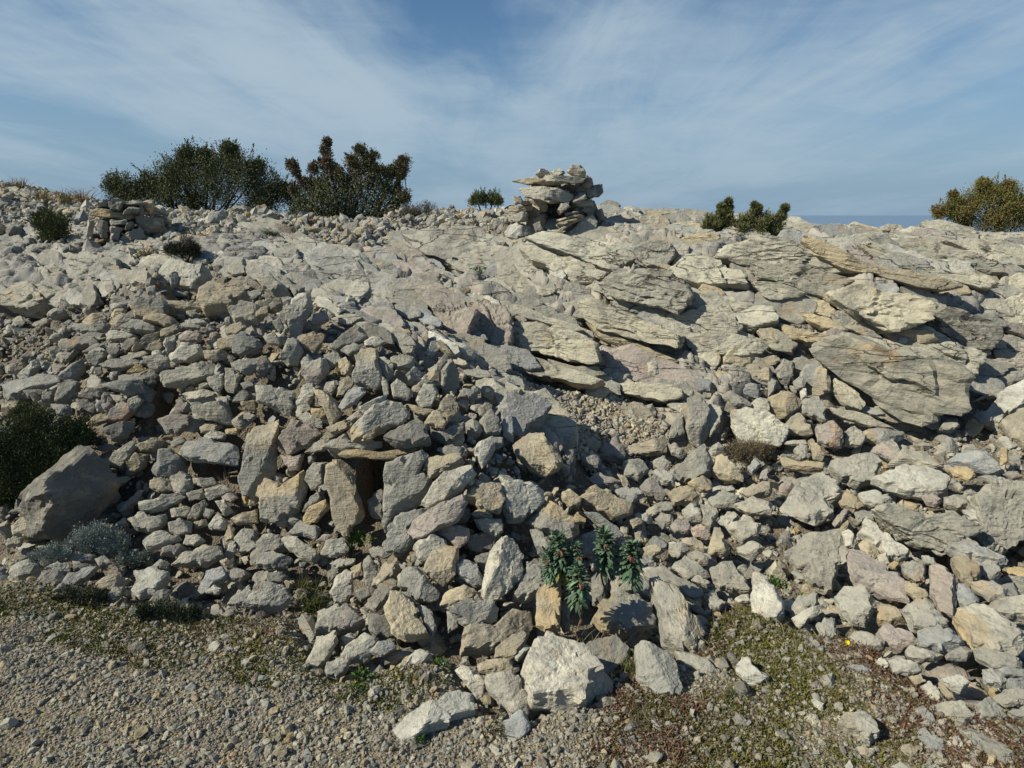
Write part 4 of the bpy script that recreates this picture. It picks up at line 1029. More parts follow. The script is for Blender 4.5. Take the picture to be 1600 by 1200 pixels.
debris = g.mix(g.rng(fine, .3, .7), (.11, .09, .065), (.22, .19, .145))
debris = g.mix(hol, debris, g.mix(g.rng(fine, .3, .7), (.25, .185, .11), (.40, .325, .22)))
c = g.mix(zh, soil, debris); c = g.mix(zr, c, rockc)
g.put(b.inputs['Base Color'], c)
nb = g.bump(g.m('ADD', med, g.m('MULTIPLY', fine, .35)), .02, .8)
nb = g.bump(e, .03, .8, nb)
nb = g.bump(g.m('MULTIPLY', gv.outputs['Distance'], g.m('SUBTRACT', 1.0, zr)), .012, .7, nb)
g.put(b.inputs['Normal'], nb)
ground = mesh_obj('ground', PD, F, m, smooth=True, attrs={'zone': zone, 'hollow': np.stack([wl]*3, -1)})
tag(ground, 'stony limestone hillside rising from a gravel track to a bare bedrock ridge', kind='structure')
dispZ = PD[:, 2].reshape(shp)
def gz(x, y):
    """height of the finished ground"""
    i = np.clip(np.searchsorted(gx, x)-1, 0, nx-2); j = np.clip(np.searchsorted(gy, y)-1, 0, ny-2)
    u = np.clip((x-gx[i])/(gx[i+1]-gx[i]), 0, 1); v_ = np.clip((y-gy[j])/(gy[j+1]-gy[j]), 0, 1)
    return (dispZ[i, j]*(1-u)+dispZ[i+1, j]*u)*(1-v_)+(dispZ[i, j+1]*(1-u)+dispZ[i+1, j+1]*u)*v_

# sea far below the ridge
m, t, b = new_mat('sea'); g = G(t); b.inputs['Base Color'].default_value = (.11, .18, .27, 1); b.inputs['Roughness'].default_value = .35  # water colour made paler to stand in for distant haze
g.put(b.inputs['Normal'], g.bump(g.noise(g.n('ShaderNodeTexCoord').outputs['Object'], .02, 4), 2.0, .6))
q = 260000.0
sea = mesh_obj('sea', [(-q, 1500, -398), (q, 1500, -398), (q, q, -398), (-q, q, -398)], [(0, 1, 2, 3)], m)
tag(sea, 'blue sea far below the ridge at the horizon', kind='structure')
# ---------------------------------------------------------------- stones
def poly_area(p): x, y = p[:, 0], p[:, 1]; return .5*(np.dot(x, np.roll(y, -1))-np.dot(y, np.roll(x, -1)))
def poly_centroid(p):
    x, y = p[:, 0], p[:, 1]; x1, y1 = np.roll(x, -1), np.roll(y, -1); c = x*y1-x1*y; a = c.sum()/2
    return np.array([((x+x1)*c).sum(), ((y+y1)*c).sum()])/(6*a)
def rough_poly(p, r):
    """break long straight sides of an outline so that no edge is ruler straight"""
    out = []; sz = math.sqrt(abs(poly_area(p)))
    for i in range(len(p)):
        a, b_ = p[i], p[(i+1) % len(p)]; d = b_-a; l = np.linalg.norm(d); k = int(l/(sz*.3)); out.append(a)
        nrm = np.array([d[1], -d[0]])/max(l, 1e-9)
        for q in range(1, k+1):
            if k: out.append(a+d*(q/(k+1)+r.uniform(-.08, .08))+nrm*r.normal(0, .022)*sz)
    return np.array(out)
def radial(p, phi):
    """radius of a (star shaped) outline in each direction"""
    c, s_ = np.cos(phi)[:, None], np.sin(phi)[:, None]; a = p[None]; b_ = np.roll(p, -1, 0)[None]; e = b_-a
    den = c*e[..., 1]-s_*e[..., 0]; den = np.where(np.abs(den) < 1e-12, 1e-12, den)
    tt = (a[..., 0]*e[..., 1]-a[..., 1]*e[..., 0])/den; uu = (a[..., 0]*s_-a[..., 1]*c)/den
    good = (tt > 0) & (uu >= -1e-6) & (uu <= 1+1e-6); tg_ = np.where(good, tt, 0); return tg_.max(1), tg_.argmax(1)
def unit_(v): return v/np.maximum(np.linalg.norm(v, axis=1), 1e-6)[:, None]
def stone_verts(outl, thick, level, r, slab=False):
    """outline (n,2) about its centroid -> rock surface in (u,v,w), w towards the viewer side"""
    V, Fc = ico(level); cov = np.cov(outl.T); ev, em = np.linalg.eigh(cov)
    q = outl@em; ext = np.abs(q).max(0); T = thick/2
    D = np.c_[V[:, :2]*ext@em.T, V[:, 2]*T]; D /= np.linalg.norm(D, axis=1)[:, None]
    phi = np.arctan2(D[:, 1], D[:, 0]); sn = np.hypot(D[:, 0], D[:, 1]); cs = D[:, 2]
    rho, eidx = radial(outl, phi)
    sz = math.sqrt(abs(poly_area(outl))); ph0 = r.uniform(0, 6.28, 4)
    ek = r.uniform(.01, .06, len(outl)) if slab else np.clip(r.normal(.28, .25, len(outl)), .03, .9)*(sz/max(thick, .3*sz))*.6
    kf = np.clip(ek, .02, 1.1)[eidx]; kb = r.uniform(.1, .6, len(outl))[eidx]
    lat = rho/np.maximum(sn+np.where(cs > 0, kf*cs, -kb*cs), 1e-4)
    rs = [lat]
    for side in (1, -1):
        for q in range((r.integers(1, 4) if slab else r.integers(2, 5)) if side > 0 else 2):
            az = r.uniform(0, 6.28); tl = (abs(r.normal(0, .04))+.01 if q == 0 else r.uniform(.06, .20)) if slab else (r.uniform(.05, .25) if q == 0 else r.uniform(.25, .75))
            n_ = np.array([math.cos(az)*math.sin(tl), math.sin(az)*math.sin(tl), side*math.cos(tl)])
            h_ = T*r.uniform(.85, 1.05) if q == 0 else (T*math.cos(tl)+sz*.5*math.sin(tl))*(r.uniform(.80, .98) if slab else r.uniform(.62, .95))
            dn = D@n_; rs.append(np.where(dn > .02, h_/np.maximum(dn, .02), 1e3))
    # a few chipped front edges
    for _ in range(0 if slab else 4):
        az = r.uniform(0, 6.28); el = r.uniform(.35, 1.1); n_ = np.array([math.cos(az)*math.cos(el), math.sin(az)*math.cos(el), math.sin(el)])
        sup = max(outl@n_[:2])+T*n_[2]; dn = D@n_; rs.append(np.where(dn > .02, sup*r.uniform(.78, .94)/np.maximum(dn, .02), 1e3))
    Rr = np.array(rs); mn = Rr.min(0); rad = mn*((Rr/mn)**-110).sum(0)**(-1/110)
    P = D*rad[:, None]
    so_ = r.uniform(-50, 50, 3); U = P/sz+so_
    st_ax = r.normal(size=3)*.45+np.array([0, 0, 1]); st_ax /= np.linalg.norm(st_ax)
    lam = vn(np.c_[(U@st_ax)*13, U[:, 0]*1.3, U[:, 1]*1.3], 3)
    dsp = .018*fbm(U*2.3, 2, 1)-.010*(np.abs(vn(U*4.5, 2))-.25)+.010*lam+.008*vn(U*13, 4)+.030*facet(U*3.1+.06*vn(U*9, 12)[:, None], 7, .5, .35, .25, .07)
    if level >= 5: dsp = dsp+.007*vn(U*29, 5)
    dsp = dsp-.02*np.abs(vn(U*8.5+3, 7))
    if slab: dsp = dsp-.012*np.abs(vn(U*17, 8))
    P = P*(1+dsp*sz/np.maximum(np.linalg.norm(P, axis=1), .25*sz))[:, None] if False else P+D*(dsp*min(sz, 2.2*thick+.3*sz))[:, None]
    return P, Fc

items = []
org = (0, 0, 1)
for ln in STONES.strip().splitlines():
    if ln[0] == '@': org = tuple(float(q) for q in ln[1:].split(',')); continue
    f = ln.split('|'); fl = f[0].replace(' ', '').replace('-', '')
    pts = np.array([[float(q) for q in a.split(',')] for a in f[1].split()])*org[2]+np.array(org[:2])
    ar = poly_area(pts)
    if ar < 0: pts = pts[::-1]; ar = -ar
    st = None
    for ch in '<>^v':
        if ch in fl: k_ = fl.index(ch); st = (ch, fl[k_+1]); fl = fl[:k_]
    items.append(dict(stain=st, tone=fl[0], fl=fl[1:], p=pts, a=ar, c=poly_centroid(pts), label=f[2].strip() if len(f) > 2 else None))
# the 300 stones that show largest (every described one first) are things, the rest joins the rubble
plain = [i for i in items if 'S' not in i['fl'] and 'B' not in i['fl']]
plain.sort(key=lambda i: -(i['a']+(1e6 if i['label'] else 0)))
for k, i in enumerate(plain): i['thing'] = k < 297
for i in items: i.setdefault('thing', True)

allc = np.array([i['c'] for i in items]); Yh = cast(allc[:, 0], allc[:, 1])
for i, yh in zip(items, Yh):
    x_, y_ = i['c']
    i['cairn'] = (778 < x_ < 948 and y_ < 374) or (134 < x_ < 226 and 300 < y_ < 380)
    if 778 < x_ < 948 and y_ < 374: yh = YCA+.30*((x_-868)/72)**2+.06*(345-y_)/80
    if 134 < x_ < 226 and 300 < y_ < 380: yh = YSH+.12*((x_-180)/50)**2+.05*(350-y_)/40
    if np.isnan(yh): yh = 9.0
    i['Y'] = yh
rub_V, rub_F, rub_C, rub_n = [], [], [], 0
def add_rubble(V, Fc, c):
    global rub_n
    rub_V.append(V); rub_F.append(Fc+rub_n); rub_C.append(np.broadcast_to(np.asarray(c, np.float32), (len(V), 3))); rub_n += len(V)

def tone_col(tn, r):
    c = np.array(TONE[tn])*r.uniform(.84, 1.16); return np.clip(c*(1+r.normal(0, .02)*np.array([1, .2, -1])), .02, .8)
for k, i in enumerate(items):
    r = np.random.default_rng(1000+k); fl = i['fl']; slab = 'S' in fl
    Y = i['Y']; p0 = at(i['c'][0], i['c'][1], Y); rd = ray(*i['c']); rd = rd/np.linalg.norm(rd)
    n_t = nrm_at(p0[0], p0[1], .25 if slab else .12)
    wt = .75 if 'f' in fl else (.12 if 'u' in fl else .45)
    if i['cairn']: wt = .12
    if slab and i['c'][0] > 760: n_ = np.array([-.42 if 'Q' in fl else -.26, -.84, -.02 if 'Q' in fl else .22 if 'O' in fl else .48])
    elif slab: n_ = np.array([-.15, -.70, .55])
    else: n_ = -rd*(1-wt)+n_t*wt
    n_ = n_/np.linalg.norm(n_)+r.normal(0, .05 if slab else .10, 3); n_ /= np.linalg.norm(n_)
    if 'R' in fl: n_ = n_+np.array([.95, .1, 0]); n_ /= np.linalg.norm(n_)
    if np.dot(n_, -rd) < .42: n_ = n_+(-rd)*(.42-np.dot(n_, -rd))*1.3; n_ /= np.linalg.norm(n_)
    dist = np.linalg.norm(p0-CAMP); sz = math.sqrt(i['a'])/FPX*dist
    th = sz*r.uniform(.55, .8)
    if 'n' in fl: th = sz*.42
    if 'f' in fl: th = sz*.5
    if 'u' in fl: th = sz*.45
    if 'B' in fl: th = sz*.85
    if 'm' in fl: th = sz*.24
    if i['cairn'] and 'D' not in fl: th = max(sz*1.1, .20)
    if slab: th = min(sz*.75, .50)
    off = 0 if i['cairn'] else min(th*.30, .10) if slab else th*.36+(.035*fl.count('F')*min(1, sz/.12) if 'F' in fl else 0)-(.06 if 'D' in fl else 0)
    if 'O' in fl: off += .07
    c3 = p0-rd*off
    outp = rough_poly(i['p'], r)
    if not slab and i['a'] < 6000: outp = i['c']+(outp-i['c'])*(1.0 if 'm' in fl else 1.05 if i['cairn'] else 1.06)
    if slab: outp = i['c']+(outp-i['c'])*1.02
    rr = ray(outp[:, 0], outp[:, 1]); tt = ((c3-CAMP)@n_)/(rr@n_); W3 = CAMP+rr*tt[:, None]
    ua = np.cross([0, 0, 1], n_); ua /= np.linalg.norm(ua); va = np.cross(n_, ua)
    o2 = np.c_[(W3-c3)@ua, (W3-c3)@va]
    if poly_area(o2) < 0: o2 = o2[::-1]
    level = 6 if i['a'] > 24000 else 5 if i['a'] > 1900 else 4 if i['a'] > 260 else 3
    P, Fc = stone_verts(o2, th, level, r, slab)
    if slab:                                               # bedding steps run through every slab in the same direction
        Wq = P[:, :1]*ua+P[:, 1:2]*va+P[:, 2:]*n_+c3; sb = Wq@NB+.07*fbm(Wq*1.6, 3, 11)+.02*vn(Wq*6, 15)
        fq_ = bedframe(Wq)+.04*np.stack([vn(Wq*6, 91), vn(Wq*6, 92), vn(Wq*6, 93)], -1)
        st = .024*ledge(sb, .16, 5)+.010*ledge(sb+.01*vn(Wq*9, 3), .055, 8)+.034*facet(fq_/np.array([.46, .36, .19]), 301)+.012*facet(fq_/np.array([.15, .12, .07]), 321); P = P+unit_(P)*(st-.015)[:, None]*min(1, sz/.4)
    P[:, 2] -= th*.28                                      # silhouette plane nearer the front face
    Wd = P[:, :1]*ua+P[:, 1:2]*va+P[:, 2:]*n_
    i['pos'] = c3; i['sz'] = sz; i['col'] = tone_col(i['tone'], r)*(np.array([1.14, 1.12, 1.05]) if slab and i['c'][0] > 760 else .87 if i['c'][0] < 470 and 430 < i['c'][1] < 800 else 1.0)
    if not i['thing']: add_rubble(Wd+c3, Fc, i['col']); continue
    attrs = {'stain': np.zeros((len(Wd), 4))}
    if i['stain']:                                         # a broken face or corner of another colour
        ch, tc_ = i['stain']; dirv = dict(zip('<>^v', (np.array([-1, 0, 0]), np.array([1, 0, 0]), np.array([0, 0, 1]), np.array([-.3, 0, -1]))))[ch]
        q_ = (Wd@dirv)/max(1e-6, np.abs(Wd@dirv).max())+.28*fbm(Wd/sz*3+k, 3, 71); ms = np.clip((q_-.12)/.22, 0, 1)*.9
        attrs = {'stain': np.c_[np.broadcast_to(np.array(TONE[tc_])*1.05, (len(Wd), 3)), ms]}
    nm = 'rock_slab' if slab else 'boulder' if 'B' in fl else 'stone'
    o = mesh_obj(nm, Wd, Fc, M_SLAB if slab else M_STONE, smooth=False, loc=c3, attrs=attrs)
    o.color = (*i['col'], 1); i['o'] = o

# names for what singles each stone out
MARKS = [(190,330,'the small left shelter'),(300,290,'the left skyline bush'),(545,290,'the brown tipped juniper'),(870,310,'the ridge cairn'),(853,340,"the cairn's dark opening"),
 (1165,345,'the green ridge shrubs'),(1400,600,'the great grey overhanging slab'),(1520,515,'the dark rock nose'),(1095,650,'the tall standing stones'),(930,650,'the gravel hollow'),
 (920,535,'the block with the shaded end'),(700,490,'the purplish bedrock nose'),(455,490,'the poised whitish boulder'),(405,705,'the tall tan slab'),(570,775,'the front opening'),
 (640,712,'the thin orange lintel'),(660,780,'the big right jamb slab'),(880,1045,'the big front boulder'),(1060,960,'the kite shaped slab'),(975,955,'the tan ended grey stone'),
 (900,870,'the spurge clump'),(792,890,'the tall whitish slab'),(120,770,'the big brown boulder'),(150,845,'the silvery shrub'),(60,700,'the dark green left shrub'),
 (235,655,'the dark wall hollow'),(290,550,'the kite shaped wall stone'),(110,575,'the bluish triangular stone'),(345,475,'the smooth tan wall boulder'),(285,390,'the dry knoll shrub'),
 (560,625,'the bluish blade'),(600,590,'the tan rimmed upright stone'),(635,690,'the orange cornered stone'),(650,680,'the dark angular block'),(790,770,'the cream and cube blocks'),
 (865,810,'the orange topped block'),(820,650,'the rough bluish boulder'),(1080,725,'the big rough grey boulder'),(1275,870,'the big upright right stone'),(1440,840,'the large buried slab'),
 (1425,740,'the wide tan flat stone'),(1270,775,'the big pale flat boulder'),(1470,920,'the rose pink stone'),(1500,885,'the orange tan stone'),(1550,985,'the broad orange slab'),
 (1320,1017,'the yellow flower'),(1200,930,'the smooth pale upright stone'),(1345,1130,'the lone wedge in the moss'),(680,1115,'the long white front stone'),(565,1065,'the leafy green weed'),
 (480,900,'the grass tuft by the track'),(235,910,'the arrowhead stone'),(260,965,'the grey track shrub'),(325,700,'the pale lintel'),(530,965,'the pink faced block'),(1170,1045,'the white knobbed stone'),
 (1320,770,'the scree pyramid stone'),(1540,760,'the reddish scree stone'),(1290,645,'the pointed tan stone'),(740,600,'the heap crest'),(60,520,'the left undercut slab'),(1545,1150,'the bottom right slab')]
TN = dict(g='grey', p='pale', w='whitish', t='tan', y='ochre', k='pinkish', d='dark grey', b='bluish grey')
used = set(i['label'] for i in items if i['label'])
def shape_word(i):
    p = i['p']; cov = np.cov(p.T); ev, em = np.linalg.eigh(cov); asp = math.sqrt(ev[1]/ev[0]); ax = em[:, 1]; up = abs(ax[1]) > .8; flat = abs(ax[0]) > .86
    if asp > 2.3: return 'long upright' if up else 'long flat' if flat else 'long slanting'
    if len(p) <= 4: return 'four sided' if len(p) == 4 else 'triangular'
    if asp > 1.55: return 'upright' if up else 'flat' if flat else 'slanting'
    return 'chunky'
def where(dx, dy):
    a = math.degrees(math.atan2(-dy, dx)) % 360
    return ['right of', 'above right of', 'above', 'above left of', 'left of', 'below left of', 'below', 'below right of'][int((a+22.5)//45) % 8]
todo = [i for i in items if i['thing'] and not i['label']]
for i in todo:
    ds = sorted((math.hypot(m_[0]-i['c'][0], m_[1]-i['c'][1]), m_) for m_ in MARKS)
    ds = [q for q in ds if q[0] > 14]; i['near'] = ds
    small = 'small ' if i['a'] < 620 else 'large ' if i['a'] > 2600 else ''
    i['lab0'] = f"{small}{TN[i['tone']]} {shape_word(i)} {'bedrock ledge' if 'S' in i['fl'] else 'stone'}"
for i in todo:
    nr = i['near']; cand = []
    w0 = where(i['c'][0]-nr[0][1][0], i['c'][1]-nr[0][1][1])
    def clash(l): return l in used
    cand.append(f"{i['lab0']} just {w0} {nr[0][1][2]}")
    same = [j for j in todo if j is not i and j['lab0'] == i['lab0'] and where(j['c'][0]-nr[0][1][0], j['c'][1]-nr[0][1][1]) == w0 and math.dist(j['c'], nr[0][1][:2]) < nr[0][0]*1.6+40]
    for q in nr[1:12]: cand.append(f"{i['lab0']} {w0} {nr[0][1][2]} and {where(i['c'][0]-q[1][0], i['c'][1]-q[1][1])} {q[1][2]}")
    if same: cand = cand[1:]+cand[:1]
    for l in cand:
        if not clash(l) and len(l.split()) <= 16: break
    used.add(l); i['label'] = l
def group_of(c):
    x, y = c
    if 780 < x < 955 and y < 375: return 'stones of the ridge cairn'
    if 130 < x < 255 and 300 < y < 385: return 'stones of the small left shelter'
    if 250 <= x < 460 and 310 < y < 410: return 'stones on the left knoll'
    if x < 480 and y < 800: return 'stones of the left rubble wall'
    if 380 <= x < 930 and 430 < y < 1010: return 'stones of the front heap and its shelter'
    if x >= 930 and y < 720: return 'loose stones under the bedrock ledges'
    if x >= 1000: return 'stones of the right hand scree'
    return 'loose stones along the gravel track'
for i in items:
    if not i['thing']: continue
    fl = i['fl']; cat = 'bedrock slab' if 'S' in fl else 'boulder' if 'B' in fl else 'stone'
    tag(i['o'], i['label'], cat, 'bedrock slabs of the outcrop' if 'S' in fl else 'large boulders' if 'B' in fl else group_of(i['c']), 'thing')

# ---------------------------------------------------------------- broken bedrock between the larger slabs
r = np.random.default_rng(11); TRC = np.array([.906, -.317, -.279]); bV, bF, bC, bn = [], [], [], 0
cand = np.stack([r.uniform(-8, 8, 26000), r.uniform(3.6, 10.5, 26000)], -1); pz = np.c_[cand, zlut(cand[:, 0], cand[:, 1])]; qx, qy = pix(pz)
kk = ~inpoly(qx, qy, HEAP) & ~inpoly(qx, qy, HOLLOW) & ~inpoly(qx, qy, RIDGE) & (qy < 690) & (qx > -120) & (qx < 1720)
for pl_ in SLABP: kk &= ~inpoly(qx, qy, pl_.mean(0)+(pl_-pl_.mean(0))*.86)
kk &= np.where(qx < 430, True, r.uniform(size=len(qx)) < np.where(qx < 760, .6, .4))
pz = pz[kk]; done = np.zeros((0, 3)); rad_d = []
for p in pz:
    L_ = math.exp(r.normal(math.log(.135), .42)); L_ = min(.42, max(.055, L_))*(.75+.05*p[1])*(1.25 if p[0] > -.1 else 1)
    if len(done) and (np.linalg.norm(done-p, axis=1) < .62*(L_*.55+np.array(rad_d)*.55)).any(): continue
    done = np.vstack([done, p]); rad_d.append(L_)
    n_ = nrm_at(p[0], p[1], .15)*.35+np.array([-.2, -.75, .35])+r.normal(0, .09, 3); n_ /= np.linalg.norm(n_)
    t_ = TRC+r.normal(0, .14, 3); ua = t_-n_*(t_@n_); ua /= np.linalg.norm(ua); va = np.cross(n_, ua); m_ = r.integers(6, 9); az = np.sort(r.uniform(0, 6.283, m_)+0)
    az = np.linspace(0, 6.283, m_, endpoint=False)+r.uniform(-.3, .3, m_); asp = r.uniform(.32, .62)
    o2 = np.c_[np.cos(az)*L_*r.uniform(.75, 1.1, m_), np.sin(az)*L_*asp*r.uniform(.75, 1.15, m_)]; th = L_*r.uniform(.4, .7); sz = math.sqrt(abs(poly_area(o2)))
    P, Fc = stone_verts(rough_poly(o2, r), th, 4 if L_ > .08 else 3, r, True); Wq = P[:, :1]*ua+P[:, 1:2]*va+P[:, 2:]*n_+p-n_*th*.35
    sb = Wq@NB+.07*fbm(Wq*1.6, 3, 11)+.02*vn(Wq*6, 15); st = .030*ledge(sb, .135, 5)+.018*ledge(sb+.01*vn(Wq*9, 3), .047, 8); Wq = Wq+unit_(Wq-p)*(st-.022)[:, None]*min(1, sz/.3)
    tn = ('ppppggggwtkb' if p[0]+r.normal(0, .4) > -.2 else 'gggbbpdkggbp')[r.integers(12)]; bV.append(Wq); bF.append(Fc+bn); bC.append(np.broadcast_to(tone_col(tn, r), (len(Wq), 3))); bn += len(Wq)
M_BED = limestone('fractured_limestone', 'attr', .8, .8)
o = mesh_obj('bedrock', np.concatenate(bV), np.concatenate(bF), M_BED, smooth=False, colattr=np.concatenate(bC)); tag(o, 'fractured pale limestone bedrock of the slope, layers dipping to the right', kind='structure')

# ---------------------------------------------------------------- rubble and gravel between them
def unit_rocks(level, n, seed, flat=(.35, .8)):
    out = []
    for k in range(n):
        r = np.random.default_rng(seed+k); V, Fc = ico(level); ext = np.array([1, r.uniform(.5, .9), r.uniform(*flat)])
        D = V*ext; D = D/np.linalg.norm(D, axis=1)[:, None]; rs = []
        for _ in range(r.integers(8, 11)):
            n_ = r.normal(size=3); n_ /= np.linalg.norm(n_); h = np.linalg.norm(n_*ext)*r.uniform(.48, .95)
            dn = D@n_; rs.append(np.where(dn > .03, h/np.maximum(dn, .03), 9))
        Rr = np.array(rs); mn = Rr.min(0); P = D*np.minimum(mn*((Rr/mn)**-70).sum(0)**(-1/70), 1.3)[:, None]
        P = P*(1+.03*vn(P*3+k, 7)+.03*vn(P*8+k, 8))[:, None]; out.append((P.astype(np.float32), Fc))
    return out
def rot_to(n_, spin, r):
    a = np.cross(n_, [1, 0, 0]); a /= np.linalg.norm(a); b_ = np.cross(n_, a); c, s_ = math.cos(spin), math.sin(spin)
    return np.stack([a*c+b_*s_, -a*s_+b_*c, n_], 0)
def scatter(pts, sizes, lib, tones, r, tilt=.35, sink=.25, lie=0.0):
    Vs, Fs, Cs, n0 = [], [], [], 0
    ns = nrm_at(pts[:, 0], pts[:, 1], .06)*(1-lie)+np.array([0, 0, lie]); ns /= np.linalg.norm(ns, axis=1)[:, None]
    tones = tones*(1-.16*ss(-.2, -1.1, pts[:, 0]))[:, None] if lie else tones      # stone tones get darker toward the west
    for p, sz_, n_, c in zip(pts, sizes, ns, tones):
        V, Fc = lib[r.integers(len(lib))]; n2 = n_+r.normal(0, tilt, 3); n2 /= np.linalg.norm(n2)
        Q = (V*sz_)@rot_to(n2, r.uniform(0, 6.28), r)
        Vs.append(Q+p+n_*sz_*(.45-sink)); Fs.append(Fc+n0); Cs.append(np.broadcast_to(c, (len(V), 3))); n0 += len(V)
    return np.concatenate(Vs), np.concatenate(Fs), np.concatenate(Cs)
mixt = np.array([TONE[c] for c in 'ggggppppwwttykbbd'])
def rand_tones(n, r, br=1.0): c = mixt[r.integers(len(mixt), size=n)]*r.uniform(.8, 1.15, (n, 1))*br; return np.clip(c*(1+r.normal(0, .03, (n, 1))*np.array([1, .2, -1])), .02, .8)
def sample(n, zone_fn, r, xr=(-8.8, 8.8), yr=(1.25, 9.5), keep=None):
    x = r.uniform(*xr, n); y = r.uniform(*yr, n); p = np.stack([x, y, zlut(x, y)], -1); a, b_ = pix(p)
    k = zone_fn(a, b_, p) & (a > -650) & (a < 2250); p = p[k]; p[:, 2] = gz(p[:, 0], p[:, 1]); return p
r = np.random.default_rng(5)
def not_cav(p):
    k = np.ones(len(p), bool)
    for q_, (cx_, cy_, hw, dep, fl) in enumerate(CAVP):
        if q_ in (3, 5): continue
        k &= ~((np.abs(p[:, 0]-cx_) < hw*1.1) & (p[:, 1] > cy_-.2) & (p[:, 1] < cy_+dep))
    return k
lib3, lib2, lib1 = unit_rocks(3, 20, 50, (.22, .5)), unit_rocks(2, 28, 90, (.28, .7)), unit_rocks(1, 24, 130, (.4, .85))
zheap = lambda a, b_, p: inpoly(a, b_, HEAP)
ph = sample(46000, zheap, r); ph = ph[not_cav(ph)]
n1 = len(ph)
szs = np.exp(r.normal(math.log(.027), .5, n1)).clip(.012, .075); near = szs > .03
V1 = scatter(ph[near], szs[near], lib3 if near.sum() < 7000 else lib2, rand_tones(near.sum(), r), r, .32, .30, .65)
V2 = scatter(ph[~near], szs[~near], lib2, rand_tones((~near).sum(), r), r, .35, .2, .5)
zr_ = lambda a, b_, p: (inpoly(a, b_, RIDGE) | ((p[:, 1] > 9.5) & (a < 850)))
pr = sample(60000, zr_, r, yr=(6, 12.8)); pq = pix(pr); pr = pr[not_cav(pr) & ~((np.abs(pq[0]-868) < 80) & (np.abs(pr[:, 1]-YCA-.25) < .6)) & ~((np.abs(pq[0]-185) < 60) & (np.abs(pr[:, 1]-YSH-.15) < .5))]; sr = np.exp(r.normal(math.log(.026), .5, len(pr))).clip(.012, .10)
V3 = scatter(pr, sr, lib2, rand_tones(len(pr), r, 1.0), r, .4, .2)
zk = lambda a, b_, p: ~inpoly(a, b_, HEAP) & ~inpoly(a, b_, RIDGE) & ~inpoly(a, b_, HOLLOW) & (b_ < 640) & (vn(p*1.6, 41) > .34) & (a < 1000)
pk = sample(36000, zk, r, yr=(3.5, 10)); sk = np.exp(r.normal(math.log(.022), .55, len(pk))).clip(.010, .10)
V4 = scatter(pk, sk, lib2, rand_tones(len(pk), r), r, .4, .2)
ps_ = sample(50000, zheap, r); ps_ = ps_[not_cav(ps_)]; ss_ = np.exp(r.normal(math.log(.013), .35, len(ps_))).clip(.007, .03)
V6 = scatter(ps_, ss_, lib1, rand_tones(len(ps_), r), r, .5, .15)
for V_, F_, C_ in (V1, V2, V3, V4, V6): add_rubble(V_, F_, C_)
zl = lambda a, b_, p: inpoly(a, b_, HOLLOW)
pl = sample(52000, zl, r, xr=(-.5, 2.2), yr=(3, 5.2)); slz = np.exp(r.normal(math.log(.010), .5, len(pl))).clip(.005, .05)
tl = rand_tones(len(pl), r); tl = tl*.8+np.array([.46, .36, .22])*.25
# back walls and roofs of the two upper shelters, behind the stones one sees
def ring(cx_, cy_, rad_, h_, n_c, hs, roof, ZB):
    z0 = ZB; r = np.random.default_rng(21)
    for k in range(n_c):
        for a in np.arange(-.75, 3.9, 1.3*hs/rad_):
            z0 = ZB; p = np.array([cx_+math.cos(a)*rad_*(1-.05*k), cy_+math.sin(a)*rad_*.8, z0+h_*(k+.45)/n_c]); V, Fc = lib3[r.integers(len(lib3))]
            n2 = np.array([0, 0, 1.0])+r.normal(0, .15, 3); n2 /= np.linalg.norm(n2); add_rubble((V*hs*r.uniform(.85, 1.2)*[1, 1, 1.25])@rot_to(n2, r.uniform(0, 6.28), r)+p, Fc, rand_tones(1, r)[0])
    for _ in range(roof):
        V, Fc = lib3[r.integers(len(lib3))]; n2 = np.array([0, 0, 1.0])+r.normal(0, .08, 3); n2 /= np.linalg.norm(n2); add_rubble((V*[rad_*.60, rad_*.60, rad_*.26])@rot_to(n2, r.uniform(0, 6.28), r)+[cx_+r.uniform(-.5, .5)*rad_, cy_+r.uniform(-.42, .3)*rad_, z0+h_*r.uniform(.80, .98)], Fc, rand_tones(1, r)[0])
pc = at(876, 378, YCA); ring(pc[0]+.02, YCA+.40, .050*YCA, .098*YCA, 7, .014*YCA, 12, pc[2]); pc = at(190, 384, YSH); ring(pc[0], YSH+.28, .040*YSH, .060*YSH, 4, .0105*YSH, 7, pc[2])
V5 = scatter(pl, slz, lib1, tl, r, .4, .2); add_rubble(*V5)
o = mesh_obj('rubble', np.concatenate(rub_V), np.concatenate(rub_F), M_RUBBLE, colattr=np.concatenate(rub_C))
tag(o, 'broken limestone rubble filling the gaps of the heaps and the ridge', kind='stuff')

zg = lambda a, b_, p: gravel_zone(a, b_) & (b_ < 1330)
pg = sample(405000, zg, r, xr=(-4.6, 4.6), yr=(1.2, 3.2))
mo = inpoly(*pix(pg), MOSS); dens = .78+.45*vn(pg*3.0, 51)+.25*vn(pg*9, 52); dens = np.where(mo, dens*.45, dens)
pg = pg[r.uniform(0, 1, len(pg)) < dens]
sg = np.exp(r.normal(math.log(.0042), .56, len(pg))).clip(.0026, .034)
big_ = sg > .012
tg = rand_tones(len(pg), r, .84)*np.array([1.03, 1.0, .94])
Va = scatter(pg[big_], sg[big_], lib2, tg[big_], r, .35, .2); Vb = scatter(pg[~big_], sg[~big_], lib1[:], tg[~big_], r, .35, .2)
V_ = np.concatenate([Va[0], Vb[0]]); F_ = np.concatenate([Va[1], Vb[1]+len(Va[0])]); C_ = np.concatenate([Va[2], Vb[2]])
o = mesh_obj('gravel', V_, F_, M_RUBBLE, colattr=C_); tag(o, 'fine pale gravel covering the track', kind='stuff')
